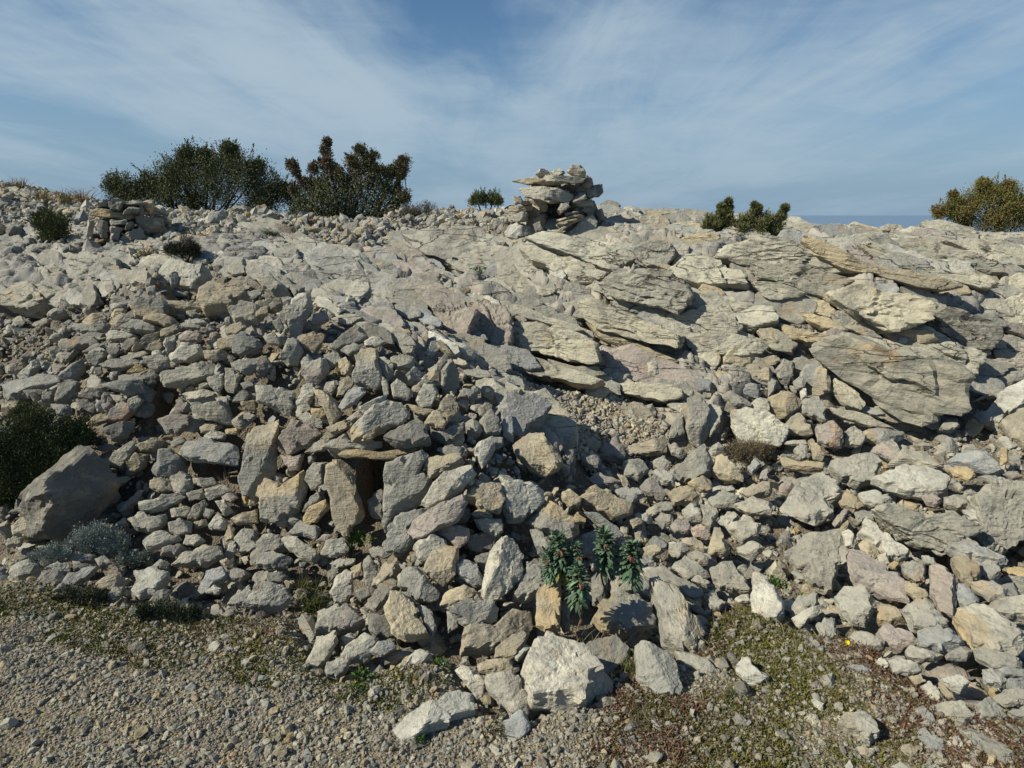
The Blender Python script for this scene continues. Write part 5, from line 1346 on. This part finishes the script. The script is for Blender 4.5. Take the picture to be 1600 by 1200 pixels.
print('counts: things', sum(i['thing'] for i in items), 'items', len(items), 'rubble verts', rub_n, 'gravel', len(pg), 'heap', n1, 'ridge', len(pr), 'rock', len(pk))
# ---------------------------------------------------------------- plants
def unit(v): return v/np.maximum(np.linalg.norm(v, axis=-1, keepdims=True), 1e-9)
def leaves(pos, dirs, ln, wd, cols, r, droop=0.0, fold=True):
    """one small pointed leaf (four corners) for each position"""
    n = len(pos); d = unit(dirs); side = unit(np.cross(d, r.normal(size=(n, 3)))); ln = np.broadcast_to(ln, n)[:, None]; wd = np.broadcast_to(wd, n)[:, None]
    mid = pos+d*ln*.55; tip = pos+d*ln; tip[:, 2] -= droop*ln[:, 0]
    V = np.stack([pos, mid+side*wd*.5, tip, mid-side*wd*.5], 1).reshape(-1, 3)
    F_ = np.arange(4*n).reshape(n, 4); C_ = np.repeat(cols, 4, 0); return V, F_, C_
def tube(pts, r0, r1, k=5):
    pts = np.asarray(pts, float); n = len(pts); V = []; tan = unit(np.gradient(pts, axis=0)); a = unit(np.cross(tan, [.3, .9, .1])); b_ = np.cross(tan, a)
    for i in range(n):
        rad = r0+(r1-r0)*i/(n-1)
        for q in range(k): th = 6.2832*q/k; V.append(pts[i]+rad*(a[i]*math.cos(th)+b_[i]*math.sin(th)))
    F_ = [(i*k+q, i*k+(q+1) % k, (i+1)*k+(q+1) % k, (i+1)*k+q) for i in range(n-1) for q in range(k)]
    return np.array(V), np.array(F_)
def join(parts):
    Vs, Fs, Cs, n = [], [], [], 0
    for V, F_, C_ in parts: Vs.append(V); Fs.append(F_+n); Cs.append(np.broadcast_to(C_, (len(V), 3))); n += len(V)
    return np.concatenate(Vs), np.concatenate(Fs), np.concatenate(Cs)
def limb(a, b_, r, bend=.12, n=6):
    t_ = np.linspace(0, 1, n)[:, None]; l = np.linalg.norm(b_-a); o_ = r.normal(0, bend*l, 3)*[1, 1, .4]
    return a+(b_-a)*t_+o_*np.sin(t_*math.pi)+r.normal(0, .012*l, (n, 3))
def jitcol(base, n, r, sd=.18): return np.clip(np.array(base)*np.exp(r.normal(0, sd, (n, 1)))*(1+r.normal(0, .06, (n, 3))), .004, .9)

def bush(name, label, cat, Y, base, blobs, cols, ln=.04, wd=.014, per=420, mini=10, seed=0, group=None, deep=1.0, up=.5, stem_r=.014, wood=(.10, .085, .065), bare=0, sprig=0, fine=.72):
    """blobs: (px, py, radius px[, colour number]) of the foliage masses as seen from the track, at distance Y"""
    r = np.random.default_rng(seed); Y = cast(base[0], base[1])[0] if Y is None else Y; b0 = at(base[0], base[1], Y); b0[2] = float(gz(np.array([b0[0]]), np.array([Y]))[0])-.03
    e = empty(name, b0); tag(e, label, cat, group)
    LP, WP = [], []
    for bl in blobs:
        c = at(bl[0], bl[1], Y); rad = bl[2]/FPX*Y; cc = cols[bl[3] if len(bl) > 3 else 0]
        c[1] += r.normal(0, .35*rad*deep); foot = b0+np.array([(c[0]-b0[0])*.35, (c[1]-b0[1])*.35, 0])
        ax = limb(foot, c, r); WP.append((*tube(ax, stem_r, stem_r*.35), wood))
        k = max(4, int(mini*1.5*(rad/.2)**.5)); mc = c+unit(r.normal(size=(k, 3)))*(rad*r.uniform(.1, 1.05, (k, 1)))*[1, deep, .95]
        for m_ in mc:
            WP.append((*tube(limb(ax[3]*.4+c*.6, m_, r, .1, 4), stem_r*.35, stem_r*.12, 3), wood))
            n = max(24, int(per*2.6/fine**1.6/k)); p = m_+r.normal(0, rad*.30, (n, 3))*[1, 1, 1.05]
            p[:, 2] = np.maximum(p[:, 2], gz(p[:, 0], p[:, 1])+.01)
            dv = (p-m_)/rad*1.2+np.array([0, 0, up])+r.normal(0, .45, (n, 3))
            LP.append(leaves(p, dv, fine*ln*r.uniform(.55, 1.25, n), fine*wd*r.uniform(.7, 1.3, n), jitcol(cc, n, r, .10)*r.uniform(.8, 1.2), r))
        for _ in range(sprig):                             # leafy shoots that stick out of the mass
            a_ = c+unit(r.normal(size=3)+[0, 0, .3])*rad*.6; tip = a_+unit(r.normal(0, .38, 3)+[0, 0, 1.0])*rad*r.uniform(.7, 1.5); lb = limb(a_, tip, r, .06, 5); WP.append((*tube(lb, stem_r*.2, stem_r*.08, 3), wood))
            n = int(26+60*rad/.2); u_ = r.uniform(0, 1, n)[:, None]; p = a_+(tip-a_)*u_+r.normal(0, .09*rad, (n, 3))*(1.15-u_); dv = unit(tip-a_)*.8+r.normal(0, .5, (n, 3))
            LP.append(leaves(p, dv, fine*ln*r.uniform(.6, 1.2, n), fine*wd*r.uniform(.7, 1.2, n), jitcol(cc, n, r, .12), r))
        for _ in range(bare):
            tip = c+unit(r.normal(size=3)+[0, 0, .5])*rad*r.uniform(1.0, 1.45); WP.append((*tube(limb(c, tip, r, .12, 5), stem_r*.28, stem_r*.08, 3), (.17, .14, .12)))
    V, F_, C_ = join(LP); o = mesh_obj('foliage', V-b0, F_, M_LEAF, parent=e, colattr=C_)
    V, F_, C_ = join(WP); o = mesh_obj('branches', V-b0, F_, M_WOOD, parent=e, colattr=C_)
    return e
DG, OL, BR, GG, SV = (.105, .118, .058), (.140, .132, .045), (.125, .070, .045), (.085, .10, .045), (.26, .30, .27)
bush('evergreen_bush', 'wide dark green evergreen bush on the skyline behind the small left shelter', 'bush', 9.3, (310, 332),
     [(180,292,16),(186,303,20),(203,300,22),(232,285,13),(222,300,20),(250,298,26),(272,285,26),(275,268,20),(292,250,15),(296,243,10),(300,270,28),(322,255,20),(320,245,10),(330,280,34),(357,240,13),(359,232,8),(362,255,22),(372,275,32),(398,275,26),(401,262,12),(420,295,26),(440,302,16),(446,296,9),(345,305,30),(300,305,30),(265,310,26),(390,310,30),(415,318,22),(305,325,18,1)],
     [DG, (.085, .11, .045)], per=620, ln=.042, wd=.016, seed=1, group='bushes on the skyline', bare=1, sprig=4)
bush('juniper_bush', 'juniper bush with bare twigs and brownish tips, middle of the skyline', 'bush', 8.6, (545, 350),
     [(511,222,6,1),(509,238,8,1),(504,256,8,1),(515,270,11,1),(490,262,7,1),(457,258,7,1),(463,270,6,1),(460,296,8,1),(476,285,9,1),(487,298,16,1),(500,290,18,2),(512,310,26),(490,330,26),(530,325,28),(548,250,9,2),(562,236,9,2),(555,262,15,2),(575,258,13,2),(580,246,8,2),(563,285,22,2),(585,285,20),(560,315,30),(590,320,28),(592,265,9,2),(609,270,9),(620,262,10,2),(630,252,9,1),(627,266,8,1),(626,276,6),(620,295,9),(632,310,11,2),(620,318,12),(602,300,16),(605,330,20),(575,340,22),(540,345,18),(510,348,18),(520,332,18),(470,318,12),(470,336,16),(482,345,16),(462,342,11),(500,300,16),(530,300,20),(545,330,22),(530,268,10,2),(540,285,16),(620,338,13),(634,332,9),(515,255,9,1)],
     [DG, (.14, .112, .076), (.125, .118, .062)], fine=.8, per=330, ln=.040, wd=.014, seed=2, group='bushes on the skyline', bare=3, sprig=3, wood=(.16, .14, .12), stem_r=.016)
bush('evergreen_bush', 'olive brown bush on the skyline at the right edge', 'bush', 9.6, (1545, 355),
     [(1472,330,10,1),(1490,318,9),(1490,305,6,1),(1488,334,18),(1506,325,16,1),(1520,315,18),(1538,298,14,1),(1537,288,8),(1550,305,16),(1570,292,10,1),(1575,305,15),(1560,325,24),(1535,338,24,1),(1585,325,18),(1598,322,16,1),(1590,345,22),(1615,335,24),(1560,348,18),(1505,345,14)],
     [OL, (.15, .122, .044)], per=620, ln=.038, wd=.015, seed=3, group='bushes on the skyline', sprig=3)
bush('shrub', 'small rounded green shrub on the skyline left of the ridge cairn', 'shrub', 8.4, (759, 322), [(745,313,9),(757,311,9),(770,312,9),(778,315,6)], [(.10, .12, .05)], per=420, ln=.045, wd=.010, seed=4, up=1.2, sprig=9, group='small shrubs on the ridge')
bush('shrub', 'green ridge shrub with two tall spikes, left one of the pair below the skyline', 'shrub', None, (1125, 366), [(1106,352,9),(1118,349,9),(1130,350,9),(1141,354,8),(1126,334,4),(1126,324,3),(1138,328,4),(1138,317,3),(1137,338,5),(1125,342,5),(1112,357,9)], [(.135, .145, .06)], per=260, ln=.055, wd=.008, seed=5, up=1.1, sprig=9, group='small shrubs on the ridge')
bush('shrub', 'wider green ridge shrub right of the spiky one, above the cream bedrock hump', 'shrub', None, (1190, 370), [(1164,354,10),(1176,346,10),(1180,334,5),(1192,349,11),(1208,354,10),(1219,342,5),(1224,335,4),(1226,327,3),(1178,323,3),(1184,328,3),(1190,359,11),(1215,362,8),(1160,361,8)], [(.135, .145, .06)], per=290, ln=.055, wd=.008, seed=6, up=1.0, sprig=9, group='small shrubs on the ridge')
bush('shrub', 'green shrub among pale rocks at the far left below the skyline', 'shrub', None, (78, 384), [(68,350,14),(80,343,14),(92,350,14),(75,364,13),(88,362,12),(68,376,9),(62,342,8)], [(.095, .11, .05)], per=460, ln=.04, wd=.011, seed=7, up=.8, sprig=5, group='small shrubs on the ridge')
bush('shrub', 'grey leafless looking shrub at the right foot of the juniper', 'shrub', 8.0, (655, 342), [(640,332,10),(655,330,12),(668,328,10),(648,337,10)], [(.13, .12, .10)], per=160, ln=.05, wd=.006, seed=8, up=1.3, group='small shrubs on the ridge', bare=4)
bush('shrub', 'dry dark shrub under the jutting tan stone on the left knoll', 'shrub', None, (285, 408), [(275,390,12),(288,388,13),(298,392,9)], [(.075, .072, .05)], per=420, ln=.05, wd=.006, seed=9, up=.6, group='small shrubs on the ridge')
bush('shrub', 'dense dark green shrub at the left edge beside the big brown boulder', 'shrub', 3.35, (55, 780),
     [(15,700,34),(45,680,34),(60,655,18,1),(85,690,34),(115,685,24),(130,690,13),(20,745,34),(60,730,36),(95,730,26),(15,785,24),(-30,740,44),(55,760,28),(-20,690,34),(40,655,16),(112,708,18)],
     [(.060, .080, .034), (.10, .11, .05)], per=1500, mini=26, ln=.020, wd=.0065, seed=10, up=.9, stem_r=.006, deep=.7, sprig=8)
bush('silver_shrub', 'silvery grey fuzzy shrub in front of the big brown boulder', 'shrub', 2.86, (150, 872), [(150,838,19),(135,845,18),(168,842,18),(186,850,14),(150,858,16),(172,862,14),(195,868,12),(115,855,13),(210,872,11),(228,872,10)], [SV, (.12, .14, .10)], per=900, mini=16, ln=.014, wd=.0045, seed=11, up=1.2, sprig=14, stem_r=.0025, deep=.6)
bush('silver_shrub', 'smaller silvery clump left below the fuzzy silver shrub, at the track edge', 'shrub', 2.74, (80, 884), [(85,862,12),(70,866,12),(98,868,11),(55,872,10),(85,876,9)], [SV], per=550, mini=14, ln=.012, wd=.004, seed=12, up=1.0, stem_r=.0025, deep=.6)
bush('low_shrub', 'grey green wispy shrub low on the track edge below the arrowhead stone', 'shrub', 2.28, (262, 992), [(250,962,17),(268,958,18),(290,962,15),(238,970,14),(278,978,14),(305,955,9),(225,955,10)], [(.072, .082, .05), (.10, .09, .06)], per=480, mini=14, ln=.022, wd=.004, seed=13, up=.9, stem_r=.0025, deep=.6, bare=3, wood=(.15, .13, .11))
bush('low_shrub', 'low grey green mat of twigs at the left track edge', 'shrub', 2.42, (130, 940), [(110,932,14),(135,928,15),(158,935,13),(95,938,10)], [(.075, .08, .05)], per=360, mini=12, ln=.018, wd=.004, seed=14, up=.5, stem_r=.002, deep=.7, bare=3, wood=(.14, .12, .10))
bush('dry_shrub', 'dry brown thorny tuft beside the standing stones', 'shrub', 3.75, (1165, 725), [(1150,705,16),(1175,700,17),(1195,708,12),(1165,718,14)], [(.15, .12, .075), (.08, .085, .035)], per=260, mini=12, ln=.03, wd=.004, seed=15, up=.8, stem_r=.002, bare=6, wood=(.16, .13, .10))
bush('dry_shrub', 'dark dry plant in the shade under the purplish bedrock nose', 'shrub', 4.3, (785, 572), [(778,560,11),(790,562,10),(770,566,8)], [(.05, .042, .035)], per=240, ln=.025, wd=.004, seed=16, stem_r=.002, bare=4, wood=(.08, .06, .05))
# leafy green herbs
for k, (px, py, Y, rad, label) in enumerate([(565,1062,1.98,17,'broad leaved green weed below the round cream stone at the front'),(560,1085,1.93,11,'small broad leaved weed hugging the gravel under the larger weed'),(655,1160,1.68,11,'feathery green sprout at the end of the long white stone'),
      (1215,880,2.62,14,'bright green herb left of the big upright stone, upper one'),(1256,908,2.5,12,'bright green herb at the foot of the big upright stone'),(1378,925,2.42,13,'bright green herb between stones right of the big upright stone'),(1145,842,2.85,11,'green sprig among stones right of the spurge clump'),
      (1012,828,2.95,10,'reddish green herb between small stones above the spurge'),(1320,975,2.28,13,'green herb beside the yellow flower'),(690,1030,2.05,12,'low dark weed under the front left corner of the heap'),(1175,740,3.5,7,'yellow green sprig below the dry thorny tuft'),(985,1000,2.14,12,'leafy weed squeezed beside the tan ended grey stone'),(560,835,2.88,15,'green weed in the mouth of the front opening'),(745,437,5.3,10,'yellow green cushion in the crack beside the purplish bedrock nose')]):
    r = np.random.default_rng(300+k); p = at(px, py, cast(px, py)[0]); Y = p[1]; p[2] = float(gz(p[:1], p[1:2])[0])+.01; e = empty('green_herb', p); tag(e, label, 'herb', 'small green herbs'); n = 110
    rad_m = rad/FPX*Y; q = p+r.normal(0, 1, (n, 3))*rad_m*np.array([.5, .5, .22])+[0, 0, rad_m*.45]; dv = (q-p)/rad_m+[0, 0, .35]+r.normal(0, .3, (n, 3))
    V, F_, C_ = leaves(q, dv, rad_m*.62*r.uniform(.5, 1.2, n), rad_m*.26*r.uniform(.6, 1.3, n), jitcol((.060, .115, .022) if k != 7 else (.10, .08, .03), n, r, .25), r, .15)
    mesh_obj('leaf_rosette', V-p, F_, M_LEAF, parent=e, colattr=C_)
    st_ = join([(*tube(limb(p+[0, 0, -.02], q_, r, .08, 4), .0016, .0008, 3), (.07, .09, .03)) for q_ in q[:10]]); mesh_obj('stem', st_[0]-p, st_[1], M_WOOD, parent=e, colattr=st_[2])
# grasses
def grass(name, label, px, py, Y, n, h, spread, cols, seed, lean=(0, 0), wd=.004, group='grass tufts', part=True):
    r = np.random.default_rng(seed); Yc = cast(px, py)[0]; Y = Yc if not np.isnan(Yc) and Yc < 12 else Y; p = at(px, py, Y); p[2] = float(gz(p[:1], p[1:2])[0]); P = []
    for _ in range(n):
        a = p+np.array([*r.normal(0, spread*.25, 2), -.01]); hh = h*r.uniform(.45, 1.1); t_ = np.linspace(0, 1, 5)[:, None]
        o_ = np.array([lean[0]*h+r.normal(0, spread*.7), lean[1]*h+r.normal(0, spread*.7), 0]); pts = a+np.array([0, 0, hh])*(t_-.22*t_**3)+o_*t_**1.8
        s_ = unit(np.cross(o_+[.001, 0, .3], r.normal(size=3)))*wd*.5; wv_ = (1-t_**1.5)
        V = np.concatenate([pts-s_*wv_, pts+s_*wv_]); F_ = np.array([(i, i+1, i+6, i+5) for i in range(4)]); P.append((V, F_, jitcol(cols[r.integers(len(cols))], 1, r, .2)[0]))
    V, F_, C_ = join(P); o = mesh_obj(name, V-p, F_, M_LEAF, loc=p, colattr=C_); tag(o, label, 'grass', group); return o
ST, GR = (.32, .25, .135), (.075, .095, .03)
for k, a in enumerate([('straw tuft at the left end of the skyline', 35, 300, 10.3, 120, .32, .16), ('larger straw tuft on the skyline left of the small shelter', 130, 322, 9.2, 140, .34, .16), ('straw tuft behind the rounded grey boulder at far left', 68, 316, 9.6, 110, .28, .15), ('straw tuft between the far left boulder and the small shelter', 104, 326, 8.8, 100, .28, .14)]):
    grass('dry_grass', a[0], *a[1:7], [ST, (.20, .17, .08)], 400+k, wd=.010, group='dry tufts on the skyline')
for k, a in enumerate([('rusty brown tuft at the left foot of the juniper', 488, 358, 8.0, .14, [(.23, .12, .045), (.14, .09, .04)]), ('small olive tuft left of the rusty one below the juniper', 470, 369, 7.2, .10, [(.10, .095, .035)]), ('dark olive tuft on the bare rock below the juniper', 505, 384, 6.4, .13, [(.09, .085, .04)]), ('low green tuft on gravel right of the left knoll', 424, 374, 7.0, .08, [(.085, .09, .035)]), ('brown heathery tuft on the ridge left of the skyline bedrock', 1024, 338, 8.2, .08, [(.14, .10, .08)]), ('tuft beside the dark red stone on the left knoll', 228, 398, 5.6, .14, [ST, GR]), ('brown tuft on the left knoll stones near the evergreen bush', 415, 342, 8.0, .12, [(.18, .11, .05)])]):
    grass('ridge_tuft', a[0], a[1], a[2], a[3], 90, a[4], .10, a[5], 430+k, wd=.007, group='tufts on the ridge')
for k, a in enumerate([('dense dark green grass tuft between the track and the pink faced block', 485, 915, 150, .15, .10, [GR, (.05, .07, .02), (.13, .13, .05)]), ('second dark tuft behind the white shadow casting stone', 470, 890, 90, .13, .08, [GR, (.12, .11, .05)]), ('straw grass fanning out behind the big front boulder', 915, 990, 70, .14, .10, [ST, (.26, .21, .12)]), ('thin straw stalks beside the spurge clump', 948, 985, 14, .24, .05, [ST]),
     ('dry stalks leaning by the low opening under the pale lintel', 350, 752, 26, .20, .05, [(.17, .14, .10)]), ('grey dry twigs above the spurge clump', 968, 838, 16, .15, .05, [(.26, .22, .17)]), ('dry blades and purple twigs in front of the brown jamb slab', 548, 850, 40, .10, .06, [(.15, .12, .10), GR]), ('green grass tuft beside the shaded stone behind the front boulder', 985, 1050, 70, .10, .06, [GR, (.10, .11, .04)]), ('green blades in front of the white knobbed stone on the moss', 1140, 1088, 40, .06, .05, [GR]), ('dry grassy tuft in the gravel at the right of the front boulder', 1000, 1125, 70, .06, .07, [(.16, .14, .09), GR]), ('dry tuft right of the long white front stone', 770, 1140, 70, .07, .07, [(.13, .12, .08), (.09, .09, .05)]), ('thin dry twigs standing above the scree left of the big upright stone', 1228, 835, 16, .16, .05, [(.19, .16, .12)]), ('small green tuft at the white rounded stone on the lower scree', 1412, 1055, 30, .05, .04, [GR])]):
    grass('grass_tuft', a[0], a[1], a[2], 2.5, *a[3:6], a[6], 460+k, lean=(.12, 0) if k in (2, 3) else (0, 0), wd=.0032, group='grass tufts among the stones')
# spurge: upright stems with whorls of narrow leaves and drooping reddish tips
SPG = [((872,848),(884,925),1.0,'tallest spurge stem of the clump, yellowing below, under the orange topped block'),((945,838),(950,925),1.0,'middle spurge stem of the clump in front of shaded stone'),((983,855),(990,930),1.05,'rightmost spurge stem of the clump'),((906,898),(905,965),.9,'lowest spurge stem of the clump with a bright red tip'),((853,868),(872,925),.75,'small shaded spurge stem at the left of the clump'),((903,862),(898,930),.75,'small dim spurge stem between the two tall ones')]
for k, (tp, bt, s_, label) in enumerate(SPG):
    r = np.random.default_rng(500+k); Yb = cast(*bt)[0]-.10; b0 = at(*bt, Yb); b0[2] -= .04; top = at(tp[0], tp[1]-6, Yb-.03)
    e = empty('spurge', b0); tag(e, label, 'spurge plant', 'spurge stems'); ax = limb(b0, top, r, .05, 12); V, F_ = tube(ax, .005, .0035, 6)
    mesh_obj('stem', V-b0, F_, M_WOOD, parent=e, colattr=np.broadcast_to(np.array((.15, .115, .06)), (len(V), 3)))
    H = np.linalg.norm(top-b0); n = int(190*s_); u_ = r.uniform(.42, 1.0, n)**.8; pos = np.array([ax[0]+(ax[-1]-ax[0])*q for q in u_]); az = r.uniform(0, 6.283, n); el = -.95+2.0*(u_-.42)/.58+r.normal(0, .2, n)
    dv = np.stack([np.cos(az)*np.cos(el), np.sin(az)*np.cos(el), np.sin(el)], -1); lnv = .068*s_*(1.05-.35*u_)*r.uniform(.8, 1.15, n); base = jitcol((.085, .138, .082), n, r, .28)
    if k == 0: base[(u_ < .62) & (r.uniform(size=n) < .5)] = (.20, .20, .05)
    mid = pos+dv*lnv[:, None]*.5; tip = pos+dv*lnv[:, None]; tip[:, 2] -= lnv*.26; sd_ = unit(np.cross(dv, [0, 0, 1.0]))*.0062*s_
    Q_ = pos+dv*lnv[:, None]*.85; Q_[:, 2] -= lnv*.10
    V = np.stack([pos-sd_*.35, pos+sd_*.35, mid-sd_, mid+sd_, Q_-sd_*.9, Q_+sd_*.9, tip, tip], 1).reshape(-1, 3)
    F_ = np.concatenate([np.stack([np.arange(n)*8+a for a in q], -1) for q in ((0, 1, 3, 2), (2, 3, 5, 4), (4, 5, 7, 6))])
    mesh_obj('leaves', V-b0, F_, M_LEAF, parent=e, colattr=np.repeat(base, 8, 0))
    n2 = 34; hd = np.array([.004, -.034, -.040])*s_+top; q = hd+r.normal(0, .004*s_, (n2, 3)); V, F_, C_ = leaves(q, r.normal(0, .5, (n2, 3))+[.1, -.5, -.7], .016*s_, .005*s_, jitcol((.21, .10, .07), n2, r, .2), r)
    Vj, Fj, Cj = V, F_, C_; mesh_obj('flower_head', Vj-b0, Fj, M_LEAF, parent=e, colattr=Cj)
# the yellow flower
p = at(1320, 1020, cast(1320, 1020)[0]); p[2] = float(gz(p[:1], p[1:2])[0]); e = empty('yellow_flower', p); tag(e, 'single small yellow flower in the moss at lower right', 'flower')
r = np.random.default_rng(9); hd = p+np.array([0, -.005, .035]); V, F_ = tube(np.array([p, p+[.004, 0, .018], hd]), .0012, .001, 4); mesh_obj('stem', V-p, F_, M_WOOD, parent=e, colattr=np.broadcast_to(np.array((.07, .10, .03)), (len(V), 3)))
az = np.linspace(0, 6.283, 18, endpoint=False); dv = np.stack([np.cos(az), np.sin(az)*.8-.35, np.sin(az)*.45+.35], -1); V, F_, C_ = leaves(np.repeat(hd[None], 18, 0), dv, .011, .005, np.repeat(np.array([[.72, .56, .02]]), 18, 0), r); mesh_obj('petals', V-p, F_, M_LEAF, parent=e, colattr=C_)
# low ground cover: moss cushions, thyme mats, dead stems
r = np.random.default_rng(77)
pm = sample(170000, lambda a, b_, p: (inpoly(a, b_, MOSS) | inpoly(a, b_, EDGE)) & (b_ < 1300), r, xr=(-3.2, 3.2), yr=(1.3, 3.0))
ed = inpoly(*pix(pm), EDGE); dn = .5+.75*vn(pm*4.2, 61)+.35*vn(pm*13, 62); pm = pm[r.uniform(size=len(pm)) < np.where(ed, dn*.9, dn*1.4)]
kind = vn(pm*3.1, 63)+.5*vn(pm*10, 64)+r.normal(0, .25, len(pm)); pal = np.where(kind[:, None] < -.38, np.array([[.12, .060, .040]]), np.where(kind[:, None] < .05, np.array([[.085, .075, .028]]), np.array([[.115, .118, .022]])))
P = []
for q in range(4):
    n = len(pm); pos = pm+r.normal(0, .006, (n, 3))*[1, 1, .2]; P.append(leaves(pos-[0, 0, .002], r.normal(0, .8, (n, 3))+[0, 0, .8], .014*r.uniform(.5, 1.6, n), .0042*r.uniform(.6, 1.4, n), np.clip(pal*np.exp(r.normal(0, .25, (n, 1))), .01, .5), r))
sel = r.uniform(size=len(pm)) < .22; ps = pm[sel]; n = len(ps)
P.append(leaves(ps, r.normal(0, 1, (n, 3))*[1, 1, .25]+[0, 0, .35], .045*r.uniform(.4, 1.5, n), .0022, jitcol((.19, .155, .11), n, r), r))
V, F_, C_ = join(P); o = mesh_obj('ground_cover', V, F_, M_LEAF, colattr=C_); tag(o, 'moss cushions and low dry herbs growing through the gravel', kind='stuff')
